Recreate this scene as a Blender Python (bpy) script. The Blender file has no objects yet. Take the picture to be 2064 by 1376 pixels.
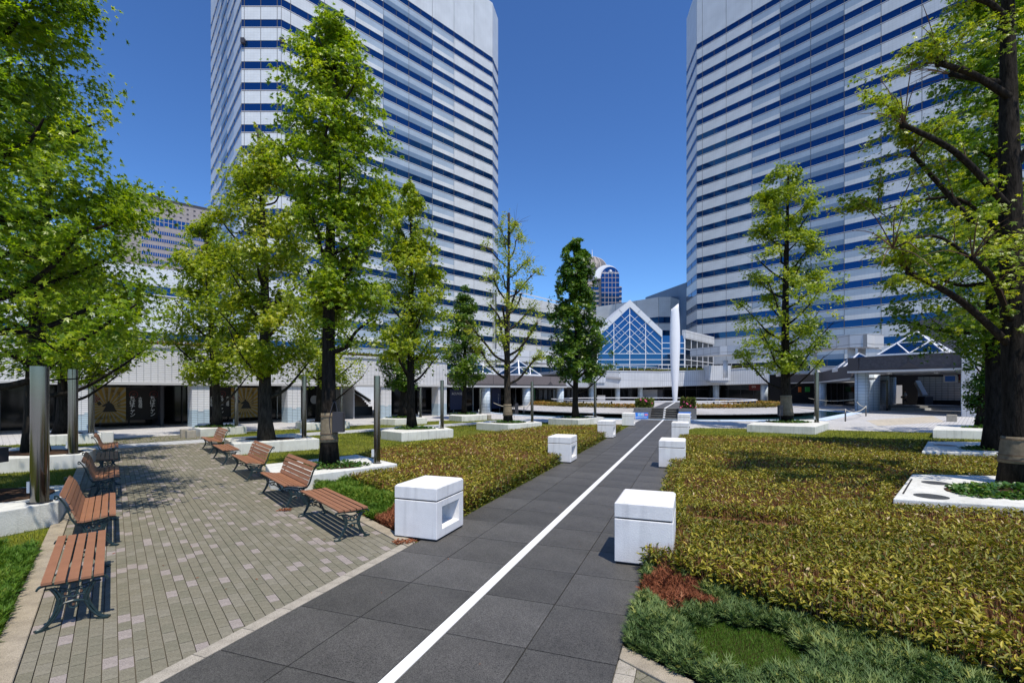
import bpy, math, random
import numpy as np
from mathutils import Vector, Matrix
random.seed(7)
RNG = np.random.default_rng(11)
scene = bpy.context.scene
COL = scene.collection
R = math.radians
PI = math.pi

# ------------------------------------------------------------------ camera, sky, sun, exposure
HC = 2.2                                    # eye height
cam_d = bpy.data.cameras.new('camera')
cam_d.sensor_width = 36.0
cam_d.lens = 17.442
cam_d.shift_y = 0.0475
cam_d.clip_start = 0.1
cam_d.clip_end = 4000
cam = bpy.data.objects.new('camera', cam_d)
COL.objects.link(cam)
cam.location = (0, 0, HC)
cam.rotation_euler = (R(90), 0, 0)
scene.camera = cam

SUN_DIR = Vector((0.182, -0.38, 0.906)).normalized()
world = bpy.data.worlds.new('World')
scene.world = world
world.use_nodes = True
wn = world.node_tree.nodes
wl = world.node_tree.links
bg = wn['Background']
sky = wn.new('ShaderNodeTexSky')
sky.sky_type = 'NISHITA'
sky.sun_disc = False
sky.sun_elevation = math.asin(SUN_DIR.z)
sky.sun_rotation = math.atan2(SUN_DIR.x, SUN_DIR.y)
sky.altitude = 0
sky.air_density = 1.0
sky.dust_density = 0.3
sky.ozone_density = 3.0
gm = wn.new('ShaderNodeGamma'); gm.inputs['Gamma'].default_value = 1.3
tn = wn.new('ShaderNodeMix'); tn.data_type = 'RGBA'; tn.blend_type = 'MULTIPLY'; tn.inputs[0].default_value = 1.0
tn.inputs[7].default_value = (0.70, 0.94, 1.18, 1)          # deep, polarised blue as in the photograph
wl.new(sky.outputs[0], gm.inputs['Color']); wl.new(gm.outputs[0], tn.inputs[6]); wl.new(tn.outputs[2], bg.inputs[0])
bg.inputs[1].default_value = 0.088
sun_d = bpy.data.lights.new('sun', 'SUN')
sun_d.energy = 5.0
sun_d.angle = R(0.53)
sun_d.color = (1.0, 0.925, 0.80)
sun = bpy.data.objects.new('sun', sun_d)
COL.objects.link(sun)
sun.rotation_euler = SUN_DIR.to_track_quat('Z', 'Y').to_euler()
sun.location = (20, -40, 90)
vs = scene.view_settings
vs.view_transform = 'Standard'
vs.look = 'None'
vs.gamma = 1.0
vs.use_curve_mapping = False
vs.exposure = 0.06
scene.cycles.max_bounces = 8
scene.cycles.transparent_max_bounces = 8

# ------------------------------------------------------------------ helpers
H0, CX, F = 786.0, 1032.0, 1000.0


def G(px, py, z=0.0):
    """point at height z seen at photo pixel px, py"""
    y = (HC - z) * F / (py - H0)
    return Vector(((px - CX) * y / F, y, z))


def D(px, py, y):
    """point at depth y seen at photo pixel px, py"""
    return Vector(((px - CX) * y / F, y, HC - (py - H0) * y / F))


def tag(o, label=None, cat=None, group=None, kind=None):
    if label: o['label'] = label
    if cat: o['category'] = cat
    if group: o['group'] = group
    if kind: o['kind'] = kind
    return o


def empty(name, loc=(0, 0, 0), rz=0.0):
    o = bpy.data.objects.new(name, None)
    COL.objects.link(o)
    o.location = loc
    o.rotation_euler = (0, 0, rz)
    o.empty_display_size = 0.2
    return o


def link(name, mesh, parent=None, loc=(0, 0, 0), rz=0.0):
    o = bpy.data.objects.new(name, mesh)
    COL.objects.link(o)
    o.location = loc
    o.rotation_euler = (0, 0, rz)
    if parent: o.parent = parent
    return o


def children_of(o):
    return [c for c in o.children]


def copy_tree(o, parent=None):
    c = o.copy()
    COL.objects.link(c)
    if parent: c.parent = parent
    for ch in children_of(o):
        copy_tree(ch, c)
    return c


class MB:
    def __init__(s):
        s.v, s.f, s.m = [], [], []

    def add(s, verts, faces, mi=0):
        n = len(s.v)
        s.v.extend([tuple(p) for p in verts])
        s.f.extend([tuple(i + n for i in f) for f in faces])
        s.m.extend([mi] * len(faces))
        return s

    def box(s, x0, x1, y0, y1, z0, z1, mi=0):
        v = [(x0, y0, z0), (x1, y0, z0), (x1, y1, z0), (x0, y1, z0), (x0, y0, z1), (x1, y0, z1), (x1, y1, z1), (x0, y1, z1)]
        return s.add(v, [(0, 3, 2, 1), (4, 5, 6, 7), (0, 1, 5, 4), (1, 2, 6, 5), (2, 3, 7, 6), (3, 0, 4, 7)], mi)

    def prism(s, poly, z0, z1, mi=0):
        n = len(poly)
        a = sum(poly[i][0] * poly[(i + 1) % n][1] - poly[(i + 1) % n][0] * poly[i][1] for i in range(n))
        if a < 0: poly = poly[::-1]
        zz0 = z0 if isinstance(z0, (list, tuple)) else [z0] * n
        zz1 = z1 if isinstance(z1, (list, tuple)) else [z1] * n
        v = [(p[0], p[1], z) for p, z in zip(poly, zz0)] + [(p[0], p[1], z) for p, z in zip(poly, zz1)]
        f = [tuple(range(n - 1, -1, -1)), tuple(range(n, 2 * n))] + [(i, (i + 1) % n, n + (i + 1) % n, n + i) for i in range(n)]
        return s.add(v, f, mi)

    def sheet(s, poly, z, mi=0):
        n = len(poly)
        a = sum(poly[i][0] * poly[(i + 1) % n][1] - poly[(i + 1) % n][0] * poly[i][1] for i in range(n))
        if a < 0: poly = poly[::-1]
        return s.add([(p[0], p[1], z) for p in poly], [tuple(range(n))], mi)

    def tube(s, pts, rad, n=8, mi=0, cap=True):
        pts = [Vector(p) for p in pts]
        rads = rad if isinstance(rad, (list, tuple)) else [rad] * len(pts)
        base = len(s.v)
        prev = None
        for i, p in enumerate(pts):
            t = (pts[min(i + 1, len(pts) - 1)] - pts[max(i - 1, 0)])
            if t.length < 1e-9: t = Vector((0, 0, 1))
            t.normalize()
            if prev is None:
                a = t.orthogonal().normalized()
            else:
                a = (prev - t * prev.dot(t))
                a = a.normalized() if a.length > 1e-6 else t.orthogonal().normalized()
            prev = a
            b = t.cross(a)
            for k in range(n):
                q = p + (a * math.cos(2 * PI * k / n) + b * math.sin(2 * PI * k / n)) * rads[i]
                s.v.append(tuple(q))
        for i in range(len(pts) - 1):
            for k in range(n):
                k2 = (k + 1) % n
                s.f.append((base + i * n + k, base + i * n + k2, base + (i + 1) * n + k2, base + (i + 1) * n + k))
                s.m.append(mi)
        if cap:
            s.f.append(tuple(base + k for k in range(n - 1, -1, -1))); s.m.append(mi)
            s.f.append(tuple(base + (len(pts) - 1) * n + k for k in range(n))); s.m.append(mi)
        return s

    def bar(s, p, q, w, d, mi=0, up=(0, 0, 1)):
        """rectangular bar from p to q, w across, d deep"""
        p, q = Vector(p), Vector(q)
        t = (q - p).normalized()
        a = t.cross(Vector(up))
        if a.length < 1e-5: a = t.orthogonal()
        a.normalize()
        b = a.cross(t)
        v = []
        for c in (p, q):
            for sa, sb in ((-1, -1), (1, -1), (1, 1), (-1, 1)):
                v.append(c + a * (sa * w / 2) + b * (sb * d / 2))
        return s.add(v, [(0, 1, 2, 3), (7, 6, 5, 4), (0, 4, 5, 1), (1, 5, 6, 2), (2, 6, 7, 3), (3, 7, 4, 0)], mi)

    def ring(s, c, r, wr, axis='x', n=12, m=5, mi=0):
        pts = []
        for i in range(n + 1):
            a = 2 * PI * i / n
            if axis == 'x': pts.append((c[0], c[1] + r * math.cos(a), c[2] + r * math.sin(a)))
            else: pts.append((c[0] + r * math.cos(a), c[1] + r * math.sin(a), c[2]))
        return s.tube(pts, wr, m, mi, cap=False)

    def sphere(s, c, r, n=8, m=6, mi=0, sz=1.0):
        v, f = [], []
        for j in range(m + 1):
            th = PI * j / m
            for i in range(n):
                a = 2 * PI * i / n
                v.append((c[0] + r * math.sin(th) * math.cos(a), c[1] + r * math.sin(th) * math.sin(a), c[2] + r * sz * math.cos(th)))
        for j in range(m):
            for i in range(n):
                f.append((j * n + i, (j + 1) * n + i, (j + 1) * n + (i + 1) % n, j * n + (i + 1) % n))
        return s.add(v, f, mi)

    def append(s, o, mat=None):
        n = len(s.v)
        s.v.extend([tuple(mat @ Vector(p)) for p in o.v] if mat else o.v)
        s.f.extend([tuple(i + n for i in f) for f in o.f])
        s.m.extend(o.m)
        return s

    def mesh(s, name, mats, smooth=False, off=None):
        me = bpy.data.meshes.new(name)
        v = s.v if off is None else [(p[0] - off[0], p[1] - off[1], p[2] - off[2]) for p in s.v]
        me.from_pydata(v, [], s.f)
        for m in (mats if isinstance(mats, (list, tuple)) else [mats]):
            me.materials.append(m)
        if len(me.polygons):
            me.polygons.foreach_set('material_index', s.m)
            if smooth: me.polygons.foreach_set('use_smooth', [True] * len(me.polygons))
        me.update()
        return me

    def obj(s, name, mats, parent=None, smooth=False, world_coords=True):
        """link as one object; verts given in world coordinates are moved into the parent's frame (parents unrotated)"""
        off = None
        if parent and world_coords:
            off = Vector((0, 0, 0)); p = parent
            while p:
                off = off + Vector(p.location); p = p.parent
        return link(name, s.mesh(name, mats, smooth, off), parent)

    def at(s, name, mats, loc, rz=0.0, parent=None, smooth=False):
        return link(name, s.mesh(name, mats, smooth), parent, loc, rz)


def bevel(o, w=0.012, seg=2):
    m = o.modifiers.new('bevel', 'BEVEL')
    m.width = w; m.segments = seg; m.limit_method = 'ANGLE'; m.angle_limit = R(40)
    return o


# ------------------------------------------------------------------ materials
def new_mat(name):
    m = bpy.data.materials.new(name)
    m.use_nodes = True
    nt = m.node_tree
    return m, nt, nt.nodes['Principled BSDF']


def PM(name, col, rough=0.6, metal=0.0, spec=0.5, var=0.0, vscale=3.0, bump=0.0, bscale=60.0, col2=None, speck=0.0, zs=1.0, streak=0.0):
    """principled material; var = lightness variation by noise, bump = fine relief"""
    m, nt, b = new_mat(name)
    N, L = nt.nodes, nt.links
    b.inputs['Base Color'].default_value = (*col, 1)
    b.inputs['Roughness'].default_value = rough
    b.inputs['Metallic'].default_value = metal
    b.inputs['Specular IOR Level'].default_value = spec
    tc = None
    if var or bump:
        tc = N.new('ShaderNodeTexCoord')
        mp = N.new('ShaderNodeMapping'); mp.inputs['Scale'].default_value = (1, 1, zs); L.new(tc.outputs['Object'], mp.inputs['Vector'])
    if var:
        nz = N.new('ShaderNodeTexNoise'); nz.inputs['Scale'].default_value = vscale; nz.inputs['Detail'].default_value = 6
        nz.inputs['Roughness'].default_value = 0.65
        L.new(mp.outputs['Vector'], nz.inputs['Vector'])
        rp = N.new('ShaderNodeValToRGB')
        c2 = col2 or tuple(min(1, c * (1 + var)) for c in col)
        c1 = tuple(c * (1 - var) for c in col)
        rp.color_ramp.elements[0].position = 0.3; rp.color_ramp.elements[0].color = (*c1, 1)
        rp.color_ramp.elements[1].position = 0.7; rp.color_ramp.elements[1].color = (*c2, 1)
        L.new(nz.outputs['Fac'], rp.inputs['Fac'])
        out = rp.outputs['Color']
        if speck:
            n2 = N.new('ShaderNodeTexNoise'); n2.inputs['Scale'].default_value = 130; n2.inputs['Detail'].default_value = 2
            L.new(tc.outputs['Object'], n2.inputs['Vector'])
            mr = N.new('ShaderNodeMapRange'); mr.inputs[1].default_value = 0.35; mr.inputs[2].default_value = 0.65
            mr.inputs[3].default_value = 1 - speck; mr.inputs[4].default_value = 1 + speck
            L.new(n2.outputs['Fac'], mr.inputs[0])
            mx = N.new('ShaderNodeMix'); mx.data_type = 'RGBA'; mx.blend_type = 'MULTIPLY'; mx.inputs[0].default_value = 1
            L.new(out, mx.inputs[6]); L.new(mr.outputs[0], mx.inputs[7])
            out = mx.outputs[2]
        if streak:
            m2 = N.new('ShaderNodeMapping'); m2.inputs['Scale'].default_value = (9, 9, .7); L.new(tc.outputs['Object'], m2.inputs['Vector'])
            n3 = N.new('ShaderNodeTexNoise'); n3.inputs['Scale'].default_value = 1.0; n3.inputs['Detail'].default_value = 5; L.new(m2.outputs['Vector'], n3.inputs['Vector'])
            r3 = N.new('ShaderNodeMapRange'); r3.inputs[1].default_value = 0.52; r3.inputs[2].default_value = 0.72; r3.inputs[3].default_value = 1.0; r3.inputs[4].default_value = 1 - streak
            L.new(n3.outputs['Fac'], r3.inputs[0])
            x3 = N.new('ShaderNodeMix'); x3.data_type = 'RGBA'; x3.blend_type = 'MULTIPLY'; x3.inputs[0].default_value = 1
            L.new(out, x3.inputs[6]); L.new(r3.outputs[0], x3.inputs[7]); out = x3.outputs[2]
        L.new(out, b.inputs['Base Color'])
    if bump:
        nb = N.new('ShaderNodeTexNoise'); nb.inputs['Scale'].default_value = bscale; nb.inputs['Detail'].default_value = 4
        L.new(mp.outputs['Vector'], nb.inputs['Vector'])
        bp = N.new('ShaderNodeBump'); bp.inputs['Strength'].default_value = bump; bp.inputs['Distance'].default_value = 0.02
        L.new(nb.outputs['Fac'], bp.inputs['Height'])
        L.new(bp.outputs['Normal'], b.inputs['Normal'])
    return m


def tile_mat(name, col, line, tw, th, gap=0.02, rough=0.35, swap='XZ', bumpd=0.01, off=0.0, var=0.06, spec=0.5, bias=0.0, col2=None):
    """tiles laid in the object's own plane (x along, z up) with recessed joints"""
    m, nt, b = new_mat(name)
    N, L = nt.nodes, nt.links
    tc = N.new('ShaderNodeTexCoord')
    sp = N.new('ShaderNodeSeparateXYZ'); L.new(tc.outputs['Object'], sp.inputs[0])
    cb = N.new('ShaderNodeCombineXYZ')
    L.new(sp.outputs[swap[0]], cb.inputs[0]); L.new(sp.outputs[swap[1]], cb.inputs[1])
    br = N.new('ShaderNodeTexBrick')
    br.offset = off; br.squash = 1.0
    br.inputs['Scale'].default_value = 1.0
    br.inputs['Brick Width'].default_value = tw; br.inputs['Row Height'].default_value = th
    br.inputs['Mortar Size'].default_value = gap; br.inputs['Mortar Smooth'].default_value = 0.2
    br.inputs['Bias'].default_value = bias
    c2 = col2 or tuple(c * (1 - var) for c in col)
    br.inputs['Color1'].default_value = (*col, 1); br.inputs['Color2'].default_value = (*c2, 1)
    br.inputs['Mortar'].default_value = (*line, 1)
    L.new(cb.outputs[0], br.inputs['Vector'])
    nz = N.new('ShaderNodeTexNoise'); nz.inputs['Scale'].default_value = 0.35; nz.inputs['Detail'].default_value = 5
    L.new(tc.outputs['Object'], nz.inputs['Vector'])
    mr = N.new('ShaderNodeMapRange'); mr.inputs[1].default_value = 0.3; mr.inputs[2].default_value = 0.7
    mr.inputs[3].default_value = 0.9; mr.inputs[4].default_value = 1.06
    L.new(nz.outputs['Fac'], mr.inputs[0])
    mx = N.new('ShaderNodeMix'); mx.data_type = 'RGBA'; mx.blend_type = 'MULTIPLY'; mx.inputs[0].default_value = 1
    L.new(br.outputs['Color'], mx.inputs[6]); L.new(mr.outputs[0], mx.inputs[7])
    L.new(mx.outputs[2], b.inputs['Base Color'])
    b.inputs['Roughness'].default_value = rough
    b.inputs['Specular IOR Level'].default_value = spec
    if bumpd:
        bp = N.new('ShaderNodeBump'); bp.inputs['Strength'].default_value = 0.6; bp.inputs['Distance'].default_value = bumpd; bp.invert = True
        L.new(br.outputs['Fac'], bp.inputs['Height']); L.new(bp.outputs['Normal'], b.inputs['Normal'])
    return m


def leaf_mat(name, stops, rough=0.45, trans=0.35, tcol=None, spec=0.4):
    """leaves: colour by the per-leaf attribute 'tint' (0..1)"""
    m, nt, b = new_mat(name)
    N, L = nt.nodes, nt.links
    at = N.new('ShaderNodeAttribute'); at.attribute_name = 'tint'
    rp = N.new('ShaderNodeValToRGB')
    els = rp.color_ramp.elements
    while len(els) < len(stops): els.new(0.5)
    for e, (p, c) in zip(els, stops):
        e.position = p; e.color = (*c, 1)
    L.new(at.outputs['Fac'], rp.inputs['Fac'])
    L.new(rp.outputs['Color'], b.inputs['Base Color'])
    b.inputs['Roughness'].default_value = rough
    b.inputs['Specular IOR Level'].default_value = spec
    tr = N.new('ShaderNodeBsdfTranslucent')
    g = N.new('ShaderNodeMix'); g.data_type = 'RGBA'; g.blend_type = 'MULTIPLY'; g.inputs[0].default_value = 1
    L.new(rp.outputs['Color'], g.inputs[6]); g.inputs[7].default_value = (*(tcol or (1.5, 1.6, 0.7)), 1)
    L.new(g.outputs[2], tr.inputs['Color'])
    mx = N.new('ShaderNodeMixShader'); mx.inputs[0].default_value = trans
    L.new(b.outputs[0], mx.inputs[1]); L.new(tr.outputs[0], mx.inputs[2])
    L.new(mx.outputs[0], nt.nodes['Material Output'].inputs['Surface'])
    return m


M = {}
M['granite'] = [PM('dark_granite_%d' % i, c, 0.55, spec=0.35, var=0.26, vscale=1.6, bump=0.15, bscale=250, speck=0.6)
                for i, c in enumerate([(0.074, 0.071, 0.066), (0.084, 0.081, 0.076), (0.065, 0.0625, 0.058)])]
M['grout'] = PM('grout', (0.045, 0.042, 0.036), 0.9, var=0.4, vscale=1.1, col2=(0.30, 0.28, 0.25))
M['marble'] = PM('white_marble', (0.8, 0.8, 0.79), 0.4, var=0.03, vscale=5)
M['paver'] = [PM('paver_%d' % i, c, 0.85, spec=0.2, var=0.14, vscale=9, bump=0.25, bscale=160, speck=0.22)
              for i, c in enumerate([(0.180, 0.167, 0.124), (0.198, 0.184, 0.142), (0.165, 0.156, 0.115), (0.275, 0.24, 0.22)])]
M['paver_joint'] = PM('paver_joint', (0.075, 0.062, 0.045), 0.95, var=0.3, vscale=6)
M['kerb'] = PM('kerb_concrete', (0.30, 0.26, 0.20), 0.9, spec=0.2, var=0.25, vscale=5, bump=0.3, bscale=120, speck=0.25)
M['border'] = PM('border_stone', (0.33, 0.30, 0.25), 0.85, spec=0.2, var=0.18, vscale=6, bump=0.25, bscale=140, speck=0.22)
M['concrete_white'] = PM('white_cast_stone', (0.76, 0.75, 0.75), 0.75, spec=0.3, var=0.13, vscale=1.9, col2=(0.80, 0.79, 0.78), bump=0.25, bscale=90, speck=0.07, streak=0.16)
M['planter_white'] = PM('white_planter_render', (0.60, 0.60, 0.565), 0.8, spec=0.25, var=0.14, vscale=1.6, bump=0.35, bscale=55, speck=0.05, streak=0.22)
M['shadow_gap'] = PM('dark_gap', (0.02, 0.02, 0.02), 0.9)
M['steel'] = PM('mirror_steel', (0.20, 0.195, 0.185), 0.13, metal=1.0, var=0.08, vscale=1.2)
M['iron'] = PM('green_cast_iron', (0.012, 0.028, 0.03), 0.42, spec=0.5, var=0.3, vscale=20)
M['slat'] = PM('brown_slat', (0.27, 0.125, 0.070), 0.55, spec=0.3, var=0.12, vscale=4, bump=0.1, bscale=150)
M['bolt'] = PM('rusty_bolt', (0.12, 0.06, 0.03), 0.6)
M['bark'] = PM('bark', (0.021, 0.0175, 0.0145), 0.95, spec=0.1, var=0.8, vscale=16, bump=1.0, bscale=34, zs=.22, speck=0.4)
M['bark_grey'] = PM('bark_grey', (0.040, 0.034, 0.028), 0.95, spec=0.1, var=0.7, vscale=15, bump=1.0, bscale=32, zs=.22, speck=0.3)
M['twig'] = PM('twig', (0.12, 0.075, 0.05), 0.9, spec=0.1)
M['thicket'] = PM('cut_stem_mat', (0.11, 0.052, 0.022), 0.95, spec=0.05, var=0.75, vscale=26, bump=1.0, bscale=60, col2=(0.30, 0.16, 0.07))
M['burlap'] = PM('burlap', (0.20, 0.165, 0.115), 0.95, spec=0.1, var=0.25, vscale=10, bump=0.6, bscale=120)
M['dark_box'] = PM('dark_grey_metal', (0.035, 0.033, 0.04), 0.5)
M['soil'] = PM('soil', (0.055, 0.032, 0.02), 0.95, spec=0.1, var=0.5, vscale=8, bump=0.8, bscale=25)
M['litter'] = PM('leaf_litter', (0.13, 0.075, 0.035), 0.95, spec=0.1, var=0.5, vscale=14, bump=0.8, bscale=40)
M['lawn'] = PM('lawn', (0.15, 0.165, 0.016), 0.95, spec=0.1, var=0.3, vscale=0.9, bump=0.9, bscale=90, speck=0.35)
M['cream_tile'] = tile_mat('pale_floor_tile', (0.50, 0.49, 0.48), (0.22, 0.22, 0.22), 0.4, 0.2, 0.012, 0.8, 'XY', 0.003, 0.5, 0.12)
M['walk_tile'] = tile_mat('walkway_tile', (0.44, 0.45, 0.46), (0.20, 0.20, 0.20), 0.3, 0.3, 0.012, 0.8, 'XY', 0.003, 0.0, 0.12)
M['pattern_tile'] = tile_mat('warm_floor_tile', (0.52, 0.46, 0.36), (0.22, 0.2, 0.18), 0.4, 0.2, 0.012, 0.8, 'XY', 0.003, 0.5, 0.15)
# tower tiles
TL = (0.36, 0.38, 0.40)
M['tile_white'] = tile_mat('tower_tile_white', (0.575, 0.595, 0.60), (0.48, 0.50, 0.505), 0.62, 0.5, 0.025, 0.35, bumpd=0.004, var=0.03)
M['tile_blue'] = tile_mat('tower_tile_light_blue', (0.33, 0.40, 0.47), (0.27, 0.33, 0.39), 0.62, 0.5, 0.02, 0.35, bumpd=0.004, var=0.03)
M['tile_slate'] = tile_mat('tower_tile_slate_blue', (0.15, 0.215, 0.30), (0.12, 0.175, 0.245), 0.62, 0.5, 0.02, 0.35, bumpd=0.004, var=0.03)
M['tile_frame'] = PM('tower_mullion', (0.07, 0.065, 0.065), 0.5)
M['tile_pale_sill'] = PM('tower_sill', (0.55, 0.55, 0.56), 0.5)
M['glass_blue'] = PM('blue_mirror_glass', (0.012, 0.065, 0.17), 0.06, metal=0.8, spec=0.3)
M['glass_atrium'] = PM('atrium_glass', (0.025, 0.095, 0.22), 0.05, metal=0.75, spec=0.4)
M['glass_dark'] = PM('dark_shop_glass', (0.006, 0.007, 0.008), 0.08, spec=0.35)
M['alu'] = PM('pale_aluminium', (0.58, 0.59, 0.60), 0.4, metal=0.1, var=0.04)
M['alu_white'] = PM('white_painted_metal', (0.75, 0.75, 0.76), 0.35)
M['alu_seam'] = tile_mat('pale_metal_panel', (0.55, 0.56, 0.57), (0.22, 0.22, 0.22), 2.4, 1.1, 0.04, 0.4, bumpd=0.01, var=0.04)
M['arcade_tile'] = tile_mat('white_louvre_tile', (0.70, 0.70, 0.71), (0.33, 0.34, 0.36), 0.33, 0.105, 0.014, 0.4, bumpd=0.03, var=0.05)
M['arcade_blue'] = tile_mat('pale_blue_louvre_tile', (0.42, 0.53, 0.60), (0.19, 0.23, 0.27), 0.33, 0.105, 0.014, 0.4, bumpd=0.03, var=0.08)
M['rib_tile'] = tile_mat('white_ribbed_tile', (0.55, 0.57, 0.60), (0.38, 0.40, 0.44), 0.42, 4.0, 0.05, 0.4, bumpd=0.02, var=0.05)
M['pillar_tile'] = tile_mat('pillar_tile', (0.56, 0.63, 0.68), (0.26, 0.31, 0.35), 0.5, 0.3, 0.02, 0.4, 'XZ', 0.01, 0.0, 0.08)
M['rough_dark'] = PM('split_dark_stone', (0.085, 0.08, 0.085), 0.9, spec=0.2, var=0.3, vscale=4, bump=1.0, bscale=9)
M['smooth_dark'] = PM('smooth_dark_stone', (0.06, 0.056, 0.06), 0.7, spec=0.3)
M['brown_stone'] = PM('brown_granite_fascia', (0.15, 0.13, 0.13), 0.75, spec=0.3, var=0.12, vscale=6, bump=0.15, bscale=60)
M['soffit'] = PM('soffit', (0.45, 0.45, 0.45), 0.8)
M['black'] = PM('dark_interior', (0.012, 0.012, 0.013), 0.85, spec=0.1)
M['grey_wall'] = PM('grey_render', (0.34, 0.34, 0.35), 0.8, var=0.08)
M['brown_rib'] = tile_mat('ribbed_brown_cladding', (0.17, 0.155, 0.16), (0.10, 0.09, 0.09), 0.5, 8.0, 0.06, 0.7, bumpd=0.02)
M['brown_wall'] = tile_mat('grey_brown_wall', (0.29, 0.255, 0.245), (0.22, 0.195, 0.19), 3.0, 2.0, 0.10, 0.7, bumpd=0.01, var=0.06)
M['tan_wall'] = PM('tan_band', (0.36, 0.31, 0.28), 0.7, var=0.06)
M['water'] = PM('pond_water', (0.012, 0.05, 0.06), 0.06, spec=0.5, bump=0.08, bscale=3)
M['white_stone_edge'] = PM('pond_edge', (0.50, 0.60, 0.72), 0.7, var=0.08)
M['ramp_stone'] = tile_mat('plaza_disc_stone', (0.42, 0.41, 0.41), (0.24, 0.24, 0.24), 0.6, 0.3, 0.02, 0.85, 'XY', 0.004, 0.5, 0.15)
M['rough_grey'] = PM('rough_grey_granite', (0.15, 0.15, 0.155), 0.8, var=0.3, vscale=9, bump=0.5, bscale=30)
M['rope'] = PM('rope', (0.50, 0.46, 0.36), 0.9)
M['post'] = PM('grey_post', (0.12, 0.12, 0.12), 0.4, metal=0.6)
M['tan_step'] = PM('tan_step', (0.38, 0.28, 0.22), 0.85, var=0.1)
M['brick_tan'] = tile_mat('tan_wall_tile', (0.42, 0.36, 0.30), (0.12, 0.10, 0.09), 0.6, 0.3, 0.03, 0.7, bumpd=0.01, var=0.12)
M['yellow'] = PM('poster_yellow', (0.26, 0.16, 0.018), 0.7)
M['ray'] = PM('poster_ray', (0.25, 0.23, 0.17), 0.7)
M['ink'] = PM('poster_ink', (0.012, 0.012, 0.012), 0.7)
M['red'] = PM('red_print', (0.12, 0.01, 0.01), 0.6)
M['banner_black'] = PM('banner_black', (0.012, 0.010, 0.010), 0.8)
M['print_white'] = PM('print_white', (0.75, 0.75, 0.74), 0.6)
M['sign_blue'] = PM('sign_blue', (0.03, 0.20, 0.72), 0.4)
M['sign_cyan'] = PM('sign_cyan', (0.08, 0.48, 0.85), 0.4)
M['sign_pink'] = PM('sign_pink', (0.8, 0.25, 0.35), 0.4)
M['dome_grey'] = PM('dome_grey', (0.14, 0.13, 0.125), 0.5, var=0.1)
M['navy'] = PM('navy_sign', (0.012, 0.02, 0.07), 0.5)
M['green_sign'] = PM('green_sign', (0.02, 0.12, 0.035), 0.5)
M['orange'] = PM('orange_sign', (0.75, 0.16, 0.02), 0.5)
M['lime'] = PM('lime_sign', (0.05, 0.38, 0.06), 0.5)
M['skin'] = PM('skin', (0.42, 0.26, 0.19), 0.6)
M['hair'] = PM('hair', (0.012, 0.010, 0.009), 0.5)
M['shirt'] = PM('pale_shirt', (0.5, 0.52, 0.55), 0.8)
M['trousers'] = PM('dark_trousers', (0.015, 0.016, 0.02), 0.8)
M['dead'] = leaf_mat('dead_juniper', [(0, (0.16, 0.055, 0.025)), (0.6, (0.28, 0.10, 0.05)), (1, (0.36, 0.17, 0.09))], 0.8, 0.15, (1, 0.9, 0.8), 0.15)
M['juniper'] = leaf_mat('juniper', [(0, (0.03, 0.07, 0.018)), (0.45, (0.09, 0.15, 0.045)), (0.75, (0.17, 0.23, 0.07)), (1, (0.30, 0.30, 0.06))], 0.6, 0.2, (1.2, 1.4, 0.8), 0.3)
M['juniper_bright'] = leaf_mat('juniper_bright', [(0, (0.03, 0.09, 0.008)), (0.6, (0.10, 0.20, 0.015)), (1, (0.22, 0.28, 0.03))], 0.6, 0.25, (1.3, 1.4, 0.7), 0.3)
M['sasa'] = leaf_mat('dwarf_bamboo_leaf', [(0, (0.04, 0.07, 0.006)), (0.4, (0.14, 0.145, 0.014)), (0.72, (0.31, 0.275, 0.03)), (0.93, (0.50, 0.41, 0.06)), (1, (0.52, 0.40, 0.24))], 0.45, 0.22, (1.3, 1.25, 0.5), 0.25)
M['stem'] = leaf_mat('bamboo_stem', [(0, (0.12, 0.05, 0.02)), (0.6, (0.27, 0.125, 0.05)), (1, (0.45, 0.30, 0.17))], 0.8, 0.0, None, 0.2)
M['grass'] = leaf_mat('grass_blade', [(0, (0.06, 0.10, 0.012)), (0.6, (0.13, 0.165, 0.02)), (1, (0.28, 0.24, 0.08))], 0.6, 0.3, (1.2, 1.3, 0.7), 0.25)
M['turf'] = leaf_mat('dark_turf', [(0, (0.035, 0.09, 0.008)), (1, (0.10, 0.19, 0.015))], 0.6, 0.2, (1.2, 1.3, 0.7), 0.25)
M['ivy'] = leaf_mat('ivy', [(0, (0.02, 0.06, 0.01)), (0.7, (0.06, 0.14, 0.02)), (1, (0.20, 0.26, 0.04))], 0.35, 0.2, (1.2, 1.4, 0.6), 0.5)
M['hedge'] = leaf_mat('roof_hedge', [(0, (0.05, 0.08, 0.01)), (0.6, (0.12, 0.15, 0.02)), (1, (0.25, 0.2, 0.03))], 0.6, 0.2, None, 0.25)
M['hedge_rust'] = leaf_mat('rusty_hedge', [(0, (0.10, 0.07, 0.02)), (0.5, (0.20, 0.16, 0.02)), (1, (0.34, 0.14, 0.05))], 0.6, 0.2, None, 0.25)
M['azalea'] = leaf_mat('azalea', [(0, (0.03, 0.06, 0.01)), (0.9, (0.12, 0.14, 0.02)), (1, (0.14, 0.16, 0.02))], 0.6, 0.2, None, 0.25)
M['blossom'] = PM('pink_blossom', (0.75, 0.10, 0.25), 0.6)
LEAF_A = leaf_mat('sweetgum_leaf', [(0, (0.06, 0.14, 0.006)), (0.5, (0.20, 0.30, 0.010)), (1, (0.40, 0.46, 0.03))], 0.36, 0.5, (1.7, 1.7, 0.5), 0.5)
LEAF_Y = leaf_mat('young_sweetgum_leaf', [(0, (0.09, 0.16, 0.008)), (0.5, (0.27, 0.35, 0.014)), (1, (0.50, 0.50, 0.04))], 0.38, 0.5, (1.6, 1.6, 0.5), 0.5)
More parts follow.
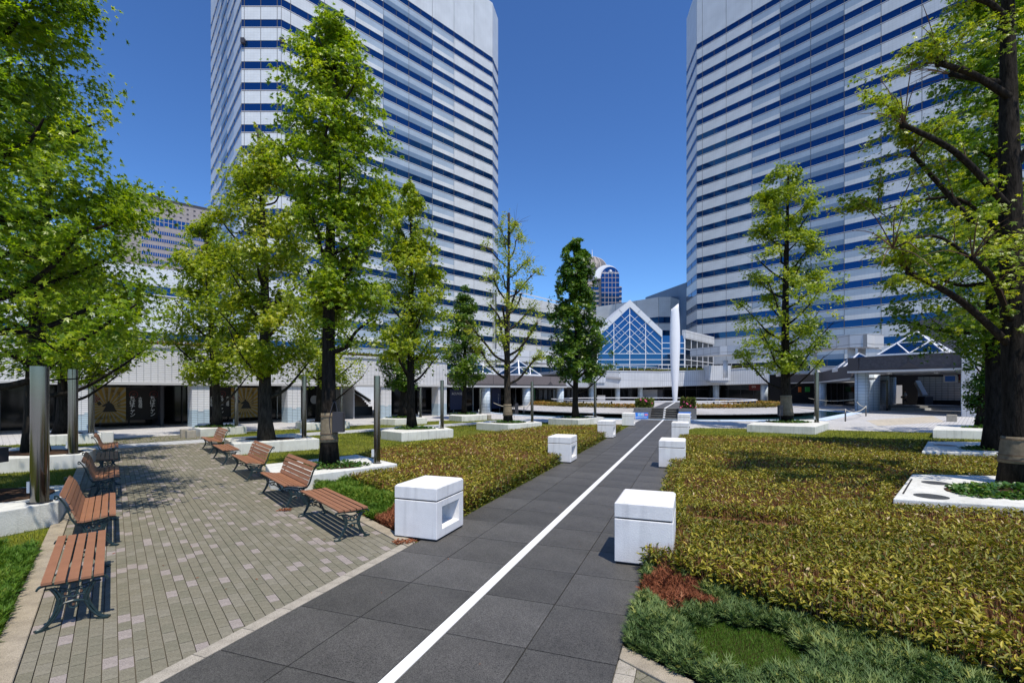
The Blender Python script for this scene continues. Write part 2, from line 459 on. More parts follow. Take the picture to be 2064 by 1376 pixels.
LEAF_D = leaf_mat('dark_evergreen_leaf', [(0, (0.022, 0.065, 0.006)), (0.6, (0.075, 0.16, 0.01)), (1, (0.19, 0.27, 0.02))], 0.36, 0.32, (1.5, 1.6, 0.5), 0.5)


# ------------------------------------------------------------------ scatter meshes (numpy)
def rand_rot(nrm, tang):
    """(N,3,3) frames whose z is nrm and whose y is near tang"""
    z = nrm / np.linalg.norm(nrm, axis=1, keepdims=True)
    x = np.cross(tang, z)
    l = np.linalg.norm(x, axis=1, keepdims=True)
    x = np.where(l < 1e-4, np.array([[1.0, 0, 0]]), x / np.maximum(l, 1e-4))
    y = np.cross(z, x)
    return np.stack([x, y, z], axis=2)


def scatter_mesh(name, mat, proto_v, proto_f, pos, frames, size, tint, smooth=False):
    """proto_f: list of equal-size or mixed faces; returns a mesh with a per-face 'tint'"""
    pv = np.array(proto_v, dtype=np.float64)
    n, k = len(pos), len(pv)
    if n == 0:
        return bpy.data.meshes.new(name)
    s = size if np.ndim(size) == 2 else np.repeat(np.asarray(size)[:, None], 3, 1)
    loc = pv[None, :, :] * s[:, None, :]
    vv = np.einsum('nij,nkj->nki', frames, loc) + pos[:, None, :]
    me = bpy.data.meshes.new(name)
    me.vertices.add(n * k)
    me.vertices.foreach_set('co', vv.reshape(-1).astype(np.float32))
    lens = np.array([len(f) for f in proto_f])
    flat = np.concatenate([np.array(f) for f in proto_f])
    loops = (flat[None, :] + (np.arange(n) * k)[:, None]).reshape(-1)
    tot = np.tile(lens, n)
    start = np.concatenate([[0], np.cumsum(tot)[:-1]])
    me.loops.add(len(loops)); me.loops.foreach_set('vertex_index', loops.astype(np.int32))
    me.polygons.add(len(tot))
    me.polygons.foreach_set('loop_start', start.astype(np.int32))
    me.polygons.foreach_set('loop_total', tot.astype(np.int32))
    me.update(calc_edges=True)
    a = me.attributes.new('tint', 'FLOAT', 'FACE')
    a.data.foreach_set('value', np.repeat(np.clip(tint, 0, 1), len(proto_f)).astype(np.float32))
    me.materials.append(mat)
    return me


def _lobed(lobes, wide):
    """a lobed leaf: one triangle per lobe, springing from the centre"""
    v, f = [], []
    for a, r in lobes:
        a = R(a); d = (math.cos(a), math.sin(a)); p = (-d[1], d[0]); k = len(v)
        v += [(-.10 * d[0] + wide * p[0], .12 - .10 * d[1] + wide * p[1], .02), (-.10 * d[0] - wide * p[0], .12 - .10 * d[1] - wide * p[1], .02), (r * d[0], .12 + r * d[1], -.14 * r)]
        f.append((k, k + 1, k + 2))
    return v, f


STAR = _lobed([(-15, .72), (38, .95), (90, 1.0), (142, .95), (195, .72)], .27)
TRI3 = _lobed([(18, .9), (90, 1.0), (162, .9)], .34)
DIAM = ([(0, 0, 0), (.16, .42, .07), (0, 1, -.1), (-.16, .42, .07)], [(0, 1, 2), (0, 2, 3)])
LANCE = ([(0, 0, 0), (.16, .32, .06), (.12, .68, .05), (0, 1, -.14), (-.12, .68, .05), (-.16, .32, .06)], [(0, 1, 2, 3), (0, 3, 4, 5)])
BLADE = ([(-.5, 0, 0), (.5, 0, 0), (0.15, 0, 1)], [(0, 1, 2)])
SPRAY = ([(0, 0, 0), (.045, .5, .03), (0, 1, 0), (-.045, .5, .03), (.26, .52, .10), (.03, .2, .0), (-.26, .52, .10), (-.03, .2, .0), (.20, .86, .06), (-.20, .86, .06), (.03, .36, 0), (-.03, .36, 0), (.03, .62, .02), (-.03, .62, .02)],
         [(0, 1, 2, 3), (5, 4, 10), (7, 11, 6), (12, 8, 1), (13, 3, 9)])
OVAL = ([(0, 0, 0), (.38, .35, .06), (.3, .75, .03), (0, 1, -.06), (-.3, .75, .03), (-.38, .35, .06)], [(0, 1, 2, 3), (0, 3, 4, 5)])


def in_poly(P, poly):
    x, y = P[:, 0], P[:, 1]
    ins = np.zeros(len(P), bool)
    n = len(poly)
    j = n - 1
    for i in range(n):
        xi, yi = poly[i][0], poly[i][1]; xj, yj = poly[j][0], poly[j][1]
        c = ((yi > y) != (yj > y)) & (x < (xj - xi) * (y - yi) / (yj - yi + 1e-12) + xi)
        ins ^= c
        j = i
    return ins


def edge_dist(P, a, b):
    a, b = np.array(a[:2]), np.array(b[:2])
    d = b - a
    t = np.clip(((P - a) @ d) / (d @ d), 0, 1)
    return np.linalg.norm(P - (a + t[:, None] * d), axis=1)


def scatter_poly(poly, dens, holes=(), lod=None):
    """random points in a polygon; lod(y) scales the density with distance"""
    xs = [p[0] for p in poly]; ys = [p[1] for p in poly]
    area = (max(xs) - min(xs)) * (max(ys) - min(ys))
    n = int(area * dens)
    P = np.stack([RNG.uniform(min(xs), max(xs), n), RNG.uniform(min(ys), max(ys), n)], 1)
    if lod is not None: P = P[RNG.random(len(P)) < lod(P)]
    P = P[in_poly(P, poly)]
    for h in holes: P = P[~in_poly(P, h)]
    return P


def in_view(P, m=60):
    """keep what the camera or a camera a step aside could see"""
    u = P[:, 0] / np.maximum(P[:, 1], 0.3) * F + CX
    return (P[:, 1] > 1.5) & (u > -350) & (u < 2400)


def lf_noise(P, s, seed=0):
    r = np.random.default_rng(seed)
    v = np.zeros(len(P))
    for i in range(6):
        k = r.normal(size=2); k = k / np.linalg.norm(k) * s * (0.6 + 0.5 * i)
        v += np.sin(P @ k + r.uniform(0, 6.28)) / (1 + 0.4 * i)
    return v / 3.0


# ------------------------------------------------------------------ directions on the site
U1 = Vector((0.3455, 0.9384)); W1 = Vector((0.9384, -0.3455))       # along / across the dark granite path
P1 = Vector((-2.589, 3.741))                                      # its left edge
U2 = Vector((-0.627, 0.779)); V2 = Vector((-0.779, -0.627))        # along / leftwards across the brick path
P2 = Vector((-2.48, 8.148))                                      # right kerb line of the brick path
DA = Vector((0.688, 0.725)); NA = Vector((0.725, -0.688))          # along the arcade / towards the garden


def gp(s, w): return P1 + U1 * s + W1 * w
def bp_(s, t): return P2 + U2 * s + V2 * t
def ar(n, s): return NA * n + DA * s


def clip_half(poly, nrm, c):
    """keep the part of a convex polygon where p.nrm <= c"""
    out = []
    k = len(poly)
    for i in range(k):
        a, b = poly[i], poly[(i + 1) % k]
        da, db = a.dot(nrm) - c, b.dot(nrm) - c
        if da <= 0: out.append(a)
        if (da < 0 < db) or (db < 0 < da):
            t = da / (da - db)
            out.append(a + (b - a) * t)
    return out

# ================================================================== GROUND, PATHS, LAWNS, BEDS
def sheet_obj(name, poly, z, mat, kind='structure', rz=0.0):
    """a flat ground sheet; its own axes are turned by rz so that tile joints follow the paving"""
    b = MB()
    c, s_ = math.cos(-rz), math.sin(-rz)
    b.sheet([(p[0] * c - p[1] * s_, p[0] * s_ + p[1] * c) for p in poly], 0)
    o = b.at(name, mat, (0, 0, z), rz)
    return tag(o, kind=kind)


ANG_A = math.atan2(DA.y, DA.x)
ANG_2 = math.atan2(-U2.y, -U2.x)
sheet_obj('ground', [(-900, -300), (900, -300), (900, 1500), (-900, 1500)], 0.0, M['cream_tile'], rz=ANG_A)

kA = P2 + U2 * 0.0
# where the walkway meets the brick path
def bp_at_n(t, n):
    q = bp_(0, t)
    return q + U2 * ((n - q.dot(NA)) / U2.dot(NA))
LAWN_F = [bp_at_n(-.18, -23.5), ar(-23.5, 25.0), Vector((1.2, 34.5)), Vector((5.3, 31.6)), gp(28.8, 0), gp(3.3, 0)]
LAWN_R = [gp(0.6, 3.15), gp(25.5, 3.15), Vector((10.7, 28.9)), Vector((17.3, 27.4)), Vector((21.7, 25.6)), Vector((60, 22)), Vector((60, -10)), Vector((6.5, -6.0))]
LAWN_L = [bp_at_n(3.95, -23.5), bp_(-8.5, 3.95), Vector((-30, -6)), ar(-23.5, -22)]
LAWN_B = [ar(-28.2, -25), ar(-28.2, 23.5), Vector((0.2, 37.5)), ar(-25.3, 25.5), ar(-25.3, -25)]
sheet_obj('lawn', LAWN_F, 0.006, M['lawn'])
sheet_obj('lawn', LAWN_R, 0.006, M['lawn'])
sheet_obj('lawn', LAWN_L, 0.006, M['lawn'])
sheet_obj('lawn', LAWN_B, 0.006, M['lawn'])
sheet_obj('walkway', [ar(-25.3, -25), ar(-25.3, 30), ar(-23.5, 29), ar(-23.5, -25)], 0.010, M['walk_tile'], rz=ANG_A)
sheet_obj('plaza_pattern', [G(1745, 847), G(1880, 838), G(1905, 850), G(1770, 858)], 0.004, M['pattern_tile'], rz=ANG_A)

# ---- dark granite path: one slab = one part
S_END = 35.76
path = empty('granite_path', (P1.x, P1.y, 0)); tag(path, kind='structure')
base = MB(); base.prism([gp(-9, 0), gp(S_END, 0), gp(S_END, 3.148), gp(-9, 3.148)], 0.001, 0.013)
base.obj('bedding', M['grout'], path)
cols = [0.0, 0.72, 1.515, 1.63, 2.395, 3.148]
GANG = math.atan2(W1.y, W1.x)
slab_me = {}
for ci in (0, 1, 3, 4):
    w = cols[ci + 1] - cols[ci] - 0.011
    for vi in range(3):
        b = MB(); b.box(0, w, 0, 0.905 - 0.011, 0, 0.02)
        slab_me[ci, vi] = b.mesh('slab', M['granite'][vi])
row0 = 0.433 - 0.905 * 11
r = 0
while row0 + r * 0.905 < S_END - 0.2:
    s0 = row0 + r * 0.905
    for ci in (0, 1, 3, 4):
        p = gp(s0 + 0.0045, cols[ci] + 0.0045)
        o = link('slab', slab_me[ci, random.choice((0, 0, 1, 2))], path, (p.x - P1.x, p.y - P1.y, 0.0125 + random.uniform(0, 0.0018)), GANG)
    r += 1
b = MB(); b.box(0.003, 1.63 - 1.515 - 0.003, 0, 0.7 - 0.004, 0, 0.0215)
st_me = b.mesh('stripe_stone', M['marble'])
k = 0
while -8.75 + 0.7 * k < S_END - 0.5:
    p = gp(-8.75 + 0.7 * k, 1.515)
    link('stripe_stone', st_me, path, (p.x - P1.x, p.y - P1.y, 0.0125), GANG)
    k += 1

# ---- brick path: pavers in rows along U2
brick = empty('brick_path', (P2.x, P2.y, 0)); tag(brick, kind='structure')
WB = 3.75
b = MB()
nearL = lambda pl: clip_half(pl, W1, P1.dot(W1) - 0.15)
bedp = nearL([bp_(-14, 0), bp_(26, 0), bp_(26, WB), bp_(-14, WB)])
bedp = clip_half(bedp, -NA, 23.5)
b.prism(bedp, 0.002, 0.012)
bedr = clip_half([bp_(-14, 0), bp_(5, 0), bp_(5, WB), bp_(-14, WB)], -W1, -(P1.dot(W1) + 3.148 + 0.15))
bedr = clip_half(bedr, Vector((0, -1)), 2.0)
b.prism(bedr, 0.002, 0.012)
patch = [bp_at_n(0, -25.3), bp_at_n(WB, -25.3), bp_at_n(WB, -28.2), bp_at_n(0, -28.2)]
b.prism(patch, 0.007, 0.012)
b.obj('bedding', M['paver_joint'], brick)
tiles = []
for ri in range(37):
    t0 = ri * (WB / 37); t1 = t0 + WB / 37
    off = (ri % 2) * 0.1 + random.uniform(-.01, .01)
    for k in range(-70, 150):
        s0 = k * 0.2 + off
        g = 0.0035
        pl = [bp_(s0 + g, t0 + g), bp_(s0 + 0.2 - g, t0 + g), bp_(s0 + 0.2 - g, t1 - g), bp_(s0 + g, t1 - g)]
        c = (pl[0] + pl[2]) / 2
        if c.y < 1.0 and c.x < 0: continue
        if c.y < 1.8: continue
        if (c - P1).dot(W1) < 1.5:
            q = clip_half(pl, W1, P1.dot(W1) - 0.155)
            nn = c.dot(NA)
            if nn > -23.5 - .1: q = clip_half(q, -NA, 23.5)
            elif -28.2 < nn < -25.3: pass
            else: continue
        else:
            q = clip_half(pl, -W1, -(P1.dot(W1) + 3.148 + 0.155))
        if len(q) < 3: continue
        u = c.x / max(c.y, .1) * F + CX
        vis = -60 < u < 2200 and (HC * F / c.y + H0) < 1440
        tiles.append((c.length if vis else 1e3 + c.length, q, len(q) == 4 and abs((q[2] - q[0]).length - (pl[2] - pl[0]).length) < 1e-6, c))
tiles.sort(key=lambda a: a[0])


def paver_kind(c):
    v = random.random()
    if v < 0.13: return 3
    return random.choice((0, 0, 1, 2))


pav_me = {}
PANG = math.atan2(U2.y, U2.x)
rest = MB()
for i, (d, q, full, c) in enumerate(tiles):
    kd = paver_kind(c)
    top = 0.030 + random.uniform(-0.001, 0.0015)
    if i < 300:
        b = MB(); b.prism([p - c for p in q], 0.0, 0.02)
        if full:
            if kd not in pav_me: pav_me[kd] = b.mesh('paver', M['paver'][kd])
            me = pav_me[kd]
        else:
            me = b.mesh('paver', M['paver'][kd])
        link('paver', me, brick, (c.x - P2.x, c.y - P2.y, top - 0.02))
    else:
        n = len(q)
        rest.add([(p.x, p.y, top) for p in q] + [(p.x, p.y, 0.014) for p in q],
                 [tuple(range(n))] + [(n + j, n + (j + 1) % n, (j + 1) % n, j) for j in range(n)], kd)
o = rest.obj('paver_field', M['paver'], brick); tag(o, kind='stuff')
# kerbs and border stones
for (t0, t1, s_from, s_to) in ((-.18, -.004, -14, 24), (WB + .004, WB + .2, -14, 24)):
    s0 = s_from
    while s0 < s_to:
        L_ = 0.9
        pl = [bp_(s0 + .004, t0), bp_(s0 + L_ - .004, t0), bp_(s0 + L_ - .004, t1), bp_(s0 + .004, t1)]
        c = (pl[0] + pl[2]) / 2
        s0 += L_
        if c.y < 1.5: continue
        if (c - P1).dot(W1) < 1.5: q = clip_half(pl, W1, P1.dot(W1) - 0.004)
        else: q = clip_half(pl, -W1, -(P1.dot(W1) + 3.15))
        if len(q) > 2: q = clip_half(q, -NA, 23.4)
        if len(q) < 3: continue
        cc = sum(q, Vector((0, 0))) / len(q)
        m = MB().prism([p - cc for p in q], 0.0, 0.045)
        bevel(m.at('kerb_stone', M['kerb'], (cc.x - P2.x, cc.y - P2.y, random.uniform(0, .004)), 0, brick), 0.006, 1)
s0 = -4.2
while s0 < 3.5:
    L_ = random.choice((0.42, 0.45, 0.48))
    for (w0, w1) in ((-.148, -.004), (3.152, 3.296)):
        pl = [gp(s0 + .004, w0), gp(s0 + L_ - .004, w0), gp(s0 + L_ - .004, w1), gp(s0 + .004, w1)]
        q = clip_half(clip_half(pl, -V2, -(P2.dot(V2)) - (0.0 if w0 < 0 else 0.0)), V2, P2.dot(V2) + WB)
        if len(q) < 3: continue
        cc = sum(q, Vector((0, 0))) / len(q)
        if cc.y < 1.6: continue
        MB().prism([p - cc for p in q], 0.0, 0.033).at('border_stone', M['border'], (cc.x - P2.x, cc.y - P2.y, 0.001), 0, brick)
    s0 += L_

# ---- planting beds (soil), plants come later
SASA_R = [gp(4.7, 3.2), gp(19.6, 3.2), Vector((15.7, 18.75)), Vector((25, 14.8)), Vector((25, -2)), bp_(-14.5, -1.75), bp_(-4.05, -1.75)]
def t_on_w(w, t):
    q = gp(0, w)
    return q + U1 * ((P2.dot(V2) + t - q.dot(V2)) / U1.dot(V2))
SASA_R[0] = gp(4.55, 3.2); SASA_R[-1] = t_on_w(3.2, -1.75)
SASA_L = [t_on_w(-.08, -1.0), gp(24.7, -.06), Vector((4.7, 27.2)), Vector((1.67, 26.0)), Vector((-1.46, 21.5)), Vector((-2.8, 18.3)), Vector((-4.3, 16.1)), Vector((-4.6, 14.0)), bp_(3.2, -1.0)]
JUN_R = [t_on_w(3.2, -.2), t_on_w(3.2, -1.85), bp_(-14, -1.85), bp_(-14, -.2)]
JUN_L = [t_on_w(-.06, -.2), t_on_w(-.06, -1.15), bp_(3.1, -1.15), bp_(3.1, -.2)]
JUN_N = [bp_(-8, 3.97), bp_(1.75, 3.97), bp_(1.2, 6.6), bp_(-8, 9.0)]
for pl in (SASA_R, SASA_L):
    sheet_obj('planting_bed', pl, 0.016, M['litter'])
for pl in (JUN_R, JUN_L, JUN_N):
    sheet_obj('planting_bed', pl, 0.020, M['soil'])

# ================================================================== BUILDINGS
def face_dir(p0, p1):
    d = Vector((p1[0] - p0[0], p1[1] - p0[1]))
    return d.length, math.atan2(d.y, d.x)


_cell_cache = {}


def cell_window(w, h, mull, glass='glass_blue'):
    key = ('w', round(w, 3), round(h, 3), mull, glass)
    if key not in _cell_cache:
        b = MB()
        b.box(0.0, w, 0.07, 0.3, 0, h, 0)
        for i in range(mull + 1):
            x = i * w / mull
            ww = 0.07 if i in (0, mull) else 0.04
            b.box(max(0, x - ww), min(w, x + ww), 0.02, 0.069, 0, h, 1)
        b.box(0, w, -0.015, 0.3, -0.10, -0.002, 2)
        b.box(0, w, 0.04, 0.3, -0.24, -0.102, 1)
        _cell_cache[key] = (b, [M[glass], M['tile_frame'], M['tile_pale_sill']])
    return key


def cell_spandrel(w, h, kind):
    key = ('s', round(w, 3), round(h, 3), kind)
    if key not in _cell_cache:
        b = MB()
        up, lo = {'white': (0, 0), 'light': (1, 0), 'mid': (1, 2)}[kind]
        g = 0.055
        if kind == 'white':
            b.box(g, w - g, 0, 0.3, 0, h, 0)
        else:
            k = 0.42 if kind == 'light' else 0.47
            b.box(g, w - g, 0, 0.3, 0, h * k, lo)
            b.box(g, w - g, 0.0, 0.3, h * k + .001, h, up)
        b.box(0, g, 0.06, 0.3, 0, h, 3); b.box(w - g, w, 0.06, 0.3, 0, h, 3)
        _cell_cache[key] = (b, [M['tile_white'], M['tile_blue'], M['tile_slate'], M['tile_frame']])
    return key


_mesh_cache = {}


def cell_mesh(key, nm):
    if key not in _mesh_cache:
        b, mats = _cell_cache[key]
        _mesh_cache[key] = b.mesh(nm, mats)
    return _mesh_cache[key]


def facade(items, p0, p1, bays, floors, wh, z_low, z_top=None, mull=2, glass='glass_blue'):
    """rows of windows and spandrels on the face p0 -> p1; bays = [(share, kind)], floors = window bottoms from the top down"""
    L_, a = face_dir(p0, p1)
    tot = sum(b[0] for b in bays)
    x = 0.0
    d = Vector((p1[0] - p0[0], p1[1] - p0[1])).normalized()
    for share, kind in bays:
        w = L_ * share / tot
        o = Vector(p0[:2]) + d * x
        for i, zf in enumerate(floors):
            items.append(('window', cell_window(w, wh, mull if w > 3.5 else 1, glass), (o.x, o.y, zf), a))
            zl = floors[i + 1] + wh if i + 1 < len(floors) else z_low
            if zf - 0.24 - zl > 0.2:
                items.append(('spandrel_panel', cell_spandrel(w, zf - 0.24 - zl, kind), (o.x, o.y, zl), a))
        if z_top:
            z = floors[0] + wh
            items.append(('spandrel_panel', cell_spandrel(w, z_top - z, 'white'), (o.x, o.y, z), a))
        x += w


def place_items(root, items, limit=300):
    def dist(it):
        p = Vector(it[2]); u = p.x / p.y * F + CX; v = H0 - (p.z - HC) / p.y * F
        return p.length + (5000 if (v < -60 or u > 2150 or u < -80) else 0)
    for nm in ('window', 'spandrel_panel'):
        its = sorted([i for i in items if i[0] == nm], key=dist)
        for _, key, loc, a in its[:limit]:
            link(nm, cell_mesh(key, nm), root, (loc[0] - root.location.x, loc[1] - root.location.y, loc[2] - root.location.z), a)
        groups = {}
        for it in its[limit:]:
            groups.setdefault(it[1], []).append(it)
        if groups:
            b = MB(); mats = []; 
            for key, lst in groups.items():
                src, ms = _cell_cache[key]
                mi = []
                for m in ms:
                    if m not in mats: mats.append(m)
                    mi.append(mats.index(m))
                for _, _, loc, a in lst:
                    k0 = len(b.m)
                    b.append(src, Matrix.Translation(loc) @ Matrix.Rotation(a, 4, 'Z'))
                    for q in range(k0, len(b.m)): b.m[q] = mi[b.m[q]]
            o = b.obj(nm, mats, root); tag(o, kind='stuff')


def vdir(vp):
    v = Vector(((vp - CX) / F, 1.0)); return v.normalized()


FLOORS = [92.45 - 4.05 * i for i in range(22)]
BK = ['white', 'white', 'light', 'mid', 'mid', 'light', 'white', 'white']
TOPZ = 109.0
# ---- left tower
A0 = Vector((-75.6, 124.5)); A1 = Vector((-52.2, 95.7)); A2 = Vector((-44.5, 95.7)); A3 = Vector((-5.36, 137.0)); A4 = Vector((-4.0, 143.0)); A5 = Vector((-38, 175)); A6 = Vector((-75, 160))
lt = empty('office_tower', (-45, 115, 0))
tag(lt, 'tall white and blue banded office tower behind the trees on the left of the sculpture', 'building', 'twin office towers')
items = []
facade(items, A0, A1, [(1, 'white'), (1, 'light'), (1, 'mid'), (1, 'light'), (1, 'white')], FLOORS, 1.45, 0.0, TOPZ)
facade(items, A1, A2, [(.55, 'white'), (3.2, 'white'), (3.2, 'white'), (.8, 'white')], FLOORS, 1.45, 0.0, TOPZ, 1)
facade(items, A2, A3, [(.26, 'white')] + [(1, k) for k in BK], FLOORS, 1.45, 0.0, TOPZ)
facade(items, A3, A4, [(1, 'white')], FLOORS, 1.45, 0.0, TOPZ, 2)
place_items(lt, items)
ctr = Vector((-40, 130))
b = MB(); b.prism([p + (ctr - p).normalized() * 0.45 for p in (A0, A1, A2, A3, A4, A5, A6)], 0, TOPZ - 0.3)
b.obj('core_wall', M['tile_white'], lt)
b = MB()
for (px, py) in ((488.5, 81), (567, 80)):
    p = D(px, py, 95.2); b.box(p.x - .35, p.x + .35, p.y - .1, p.y + .48, p.z - .45, p.z + .45)
b.obj('wall_lamp', M['dark_box'], lt)

# ---- right tower
def rt(t): z = 130.5 * (1 - .0386 * t); return Vector((((1415.6 - 8.5 * t) / (1 - .0386 * t) - CX) / F * z, z))
B0 = Vector((50.3, 143.0)); B1 = rt(-.25); B2 = rt(0); B3 = rt(10)
rtw = empty('office_tower', (80, 110, 0))
tag(rtw, 'tall white and blue banded office tower rising behind the trees at the right edge', 'building', 'twin office towers')
items = []
facade(items, B0, B1, [(1, 'white')], FLOORS, 1.45, 0.0, TOPZ, 2)
facade(items, B1, B3, [(.25, 'white')] + [(1, k) for k in BK] + [(1, 'white'), (1, 'white')], FLOORS, 1.45, 0.0, TOPZ)
place_items(rtw, items)
ctr = Vector((95, 125))
B4 = B3 + Vector((6, 2)); B5 = Vector((135, 130)); B6 = Vector((75, 175))
b = MB(); b.prism([p + (ctr - p).normalized() * 0.45 for p in (B0, B1, B3, B4, B5, B6)], 0, TOPZ - .3)
b.obj('core_wall', M['tile_white'], rtw)

# ---- low wings joining the towers
fl7 = [24.2, 20.0, 15.8, 11.6, 7.4]
lw = empty('office_wing', (10, 155, 0))
tag(lw, 'low white wing with blue window bands running from the left tower to the glass gable', 'building', 'low wings between the towers')
items = []
C0 = Vector((-4.3, 137.4)); C1 = Vector((28.6, 172.2))
facade(items, C0, C1, [(1, k) for k in ('white', 'white', 'light', 'white', 'white')], fl7, 1.9, 0.0, 29.5)
place_items(lw, items)
b = MB(); b.prism([C0 + Vector((-.4, .5)), C1 + Vector((-.4, .5)), C1 + Vector((-14, 14)), C0 + Vector((-14, 14))], 0, 29.3)
b.obj('core_wall', M['tile_white'], lw)
b = MB(); b.bar((C0.x + 3, C0.y + 6, 31.2), (C1.x - 9, C1.y - 4, 31.2), .25, .25)
for k in range(6):
    q = Vector((C0.x + 3, C0.y + 6)).lerp(Vector((C1.x - 9, C1.y - 4)), k / 5); b.box(q.x - .08, q.x + .08, q.y - .08, q.y + .08, 29, 31.1)
b.obj('roof_rail', M['alu'], lw)
rw = empty('office_wing', (45, 160, 0))
tag(rw, 'low grey wing with a bright end bay between the glass gable and the right tower', 'building', 'low wings between the towers')
items = []
E0 = Vector((29.2, 172.0)); E1 = Vector((45.4, 153.6)); E2 = Vector((49.2, 153.6)); E3 = Vector((53.5, 158.5))
fl8 = [23.0, 18.8, 14.6, 10.4, 6.2]
facade(items, E0, E1, [(1, 'white'), (1, 'white'), (1, 'white')], fl8, 1.9, 0.0, 31.0)
facade(items, E1, E2, [(1, 'white')], fl8, 1.9, 0.0, 31.0, 1)
facade(items, E2, E3, [(1, 'mid')], fl8, 1.9, 0.0, 31.0, 1)
place_items(rw, items)
b = MB(); b.prism([E0 + Vector((.4, .5)), E1 + Vector((.1, .5)), E2 + Vector((0, .5)), E3 + Vector((0, .5)), Vector((58, 185)), Vector((40, 185))], 0, 30.8)
b.obj('core_wall', M['tile_white'], rw)
db = empty('plant_block', (62, 195, 0))
tag(db, 'dark slate blue roof block rising behind the wing beside the right tower', 'building')
b = MB(); b.prism([D(1301, 600, 205).xy, D(1388, 600, 182).xy, Vector((95, 230)), Vector((70, 235))], 0, [40.5, 42, 42, 42])
b.obj('wall', M['tile_slate'], db)
b = MB(); p = D(1350, 600, 188); b.box(p.x, p.x + 4, p.y - 1, p.y + 3, 30, 37.5)
b.obj('vent_box', M['tile_slate'], db)

# ---- left podium behind the arcade
pod = empty('podium_building', (-35, 52, 0))
tag(pod, 'white tiled podium block with blue window strips behind the left arcade roof', 'building')
items = []
Q0 = ar(-60, 0); Q1 = ar(-60, 27.5)
facade(items, Q0, Q1, [(1, 'white'), (1, 'white'), (1, 'light'), (1, 'white')], [11.75, 7.1], 0.85, 4.0, 14.4)
place_items(pod, items)
b = MB(); b.prism([ar(-60.4, 0.2), ar(-60.4, 27.3), ar(-76, 27.3), ar(-76, 0.2)], 0, 14.3)
b.obj('core_wall', M['tile_white'], pod)

# ---- far grey-brown slab on the left
gb = empty('office_slab', (-220, 300, 0))
tag(gb, 'far grey brown office slab with blue window rows and small square vents at the top left', 'building')
g0 = D(242, 385, 285); g1 = D(430, 424, 316)
L_, a_ = face_dir(g0, g1)
zt = 116.0
b = MB(); b.box(0, L_, 0, 40, 0, zt)
b.at('wall', M['brown_wall'], (g0.x + 220, g0.y - 300, 0), a_, gb)
b = MB(); b.box(-.3, L_ + .3, -.3, 40, zt, zt + 1.2); b.at('parapet', M['dark_box'], (g0.x + 220, g0.y - 300, 0), a_, gb)
b = MB(); b.box(L_ * .18, L_ * .42, 6, 14, zt + 1.2, zt + 4); b.at('roof_plant', M['dark_box'], (g0.x + 220, g0.y - 300, 0), a_, gb)
bw = MB(); bw.box(0, L_ * .8, -.12, .1, 0, 1.9, 0)
for k in range(34): bw.box(k * L_ * .8 / 34 - .1, k * L_ * .8 / 34 + .1, -.17, -.121, 0, 1.9, 1)
bw2 = MB(); bw2.box(0, L_ * .8, -.12, .1, 0, 5.0, 0)
for k in range(17): bw2.box(k * L_ * .8 / 17 - .12, k * L_ * .8 / 17 + .12, -.17, -.121, 0, 5.0, 1)
bw2.box(0, L_ * .8, -.16, -.121, 2.4, 2.7, 1)
mw = bw.mesh('window_row', [M['glass_atrium'], M['tan_wall']]); mw2 = bw2.mesh('window_row', [M['glass_atrium'], M['tan_wall']])
dvec = Vector((math.cos(a_), math.sin(a_)))
wp = g0.xy + dvec * (L_ * .21)
link('window_row', mw2, gb, (wp.x + 220, wp.y - 300, 100.5), a_)
for k in range(13):
    link('window_row', mw, gb, (wp.x + 220, wp.y - 300, 95.5 - 4.45 * k), a_)
bv = MB(); bv.box(0, 1.1, -.1, .1, 0, .8); mv = bv.mesh('vent', M['dark_box'])
for rr in range(3):
    for k in range(10):
        q = g0.xy + dvec * (L_ * (.23 + .077 * k)); link('vent', mv, gb, (q.x + 220, q.y - 300, 113.2 - 2.9 * rr), a_)

# ---- far domed tower
dt = empty('domed_hotel_tower', (65, 350, 0))
tag(dt, 'distant brown and glass tower with rounded roof, dome and antenna above the glass gable', 'building')
Yt = 350.0
def zt_(py): return HC + (H0 - py) * Yt / F
def xt_(px): return (px - CX) * Yt / F
b = MB(); b.box(xt_(1181), xt_(1212), Yt + 3, Yt + 26, 0, zt_(566)); b.obj('side_wall', M['tan_wall'], dt)
b = MB(); b.box(xt_(1247.5), xt_(1256), Yt + 5, Yt + 26, 0, zt_(574)); b.obj('side_wall', M['tan_wall'], dt)
b = MB()
for k in range(22):
    z = zt_(576) - 7.0 * k / 2
    b.box(xt_(1180.5), xt_(1208), Yt + 2.7, Yt + 2.99, z - 2.0, z - .2)
    b.box(xt_(1180.8) - .4, xt_(1180.8), Yt + 3.1, Yt + 24, z - 2.0, z - .2)
    b.box(xt_(1247.6), xt_(1256.4), Yt + 4.7, Yt + 4.99, z - 2.0, z - .2)
b.obj('window_strip', M['glass_blue'], dt)
def arch(x0, x1, zs, zc, n=12):
    return [(x1, zs)] + [((x0 + x1) / 2 + (x1 - x0) / 2 * math.cos(PI * i / n), zs + (zc - zs) * math.sin(PI * i / n)) for i in range(1, n)] + [(x0, zs)]
def arch_prism(b, x0, x1, zs, zc, y0, y1, zb, mi=0):
    a = arch(x0, x1, zs, zc) + [(x0, zb), (x1, zb)]
    n = len(a)
    v = [(p[0], y0, p[1]) for p in a] + [(p[0], y1, p[1]) for p in a]
    b.add(v, [tuple(range(n))[::-1], tuple(range(n, 2 * n))] + [(i, (i + 1) % n, n + (i + 1) % n, n + i) for i in range(n)], mi)
b = MB(); arch_prism(b, xt_(1212), xt_(1248.2), zt_(556), zt_(537.5), Yt, Yt + 1.0, 0); b.obj('glass_front', M['glass_blue'], dt)
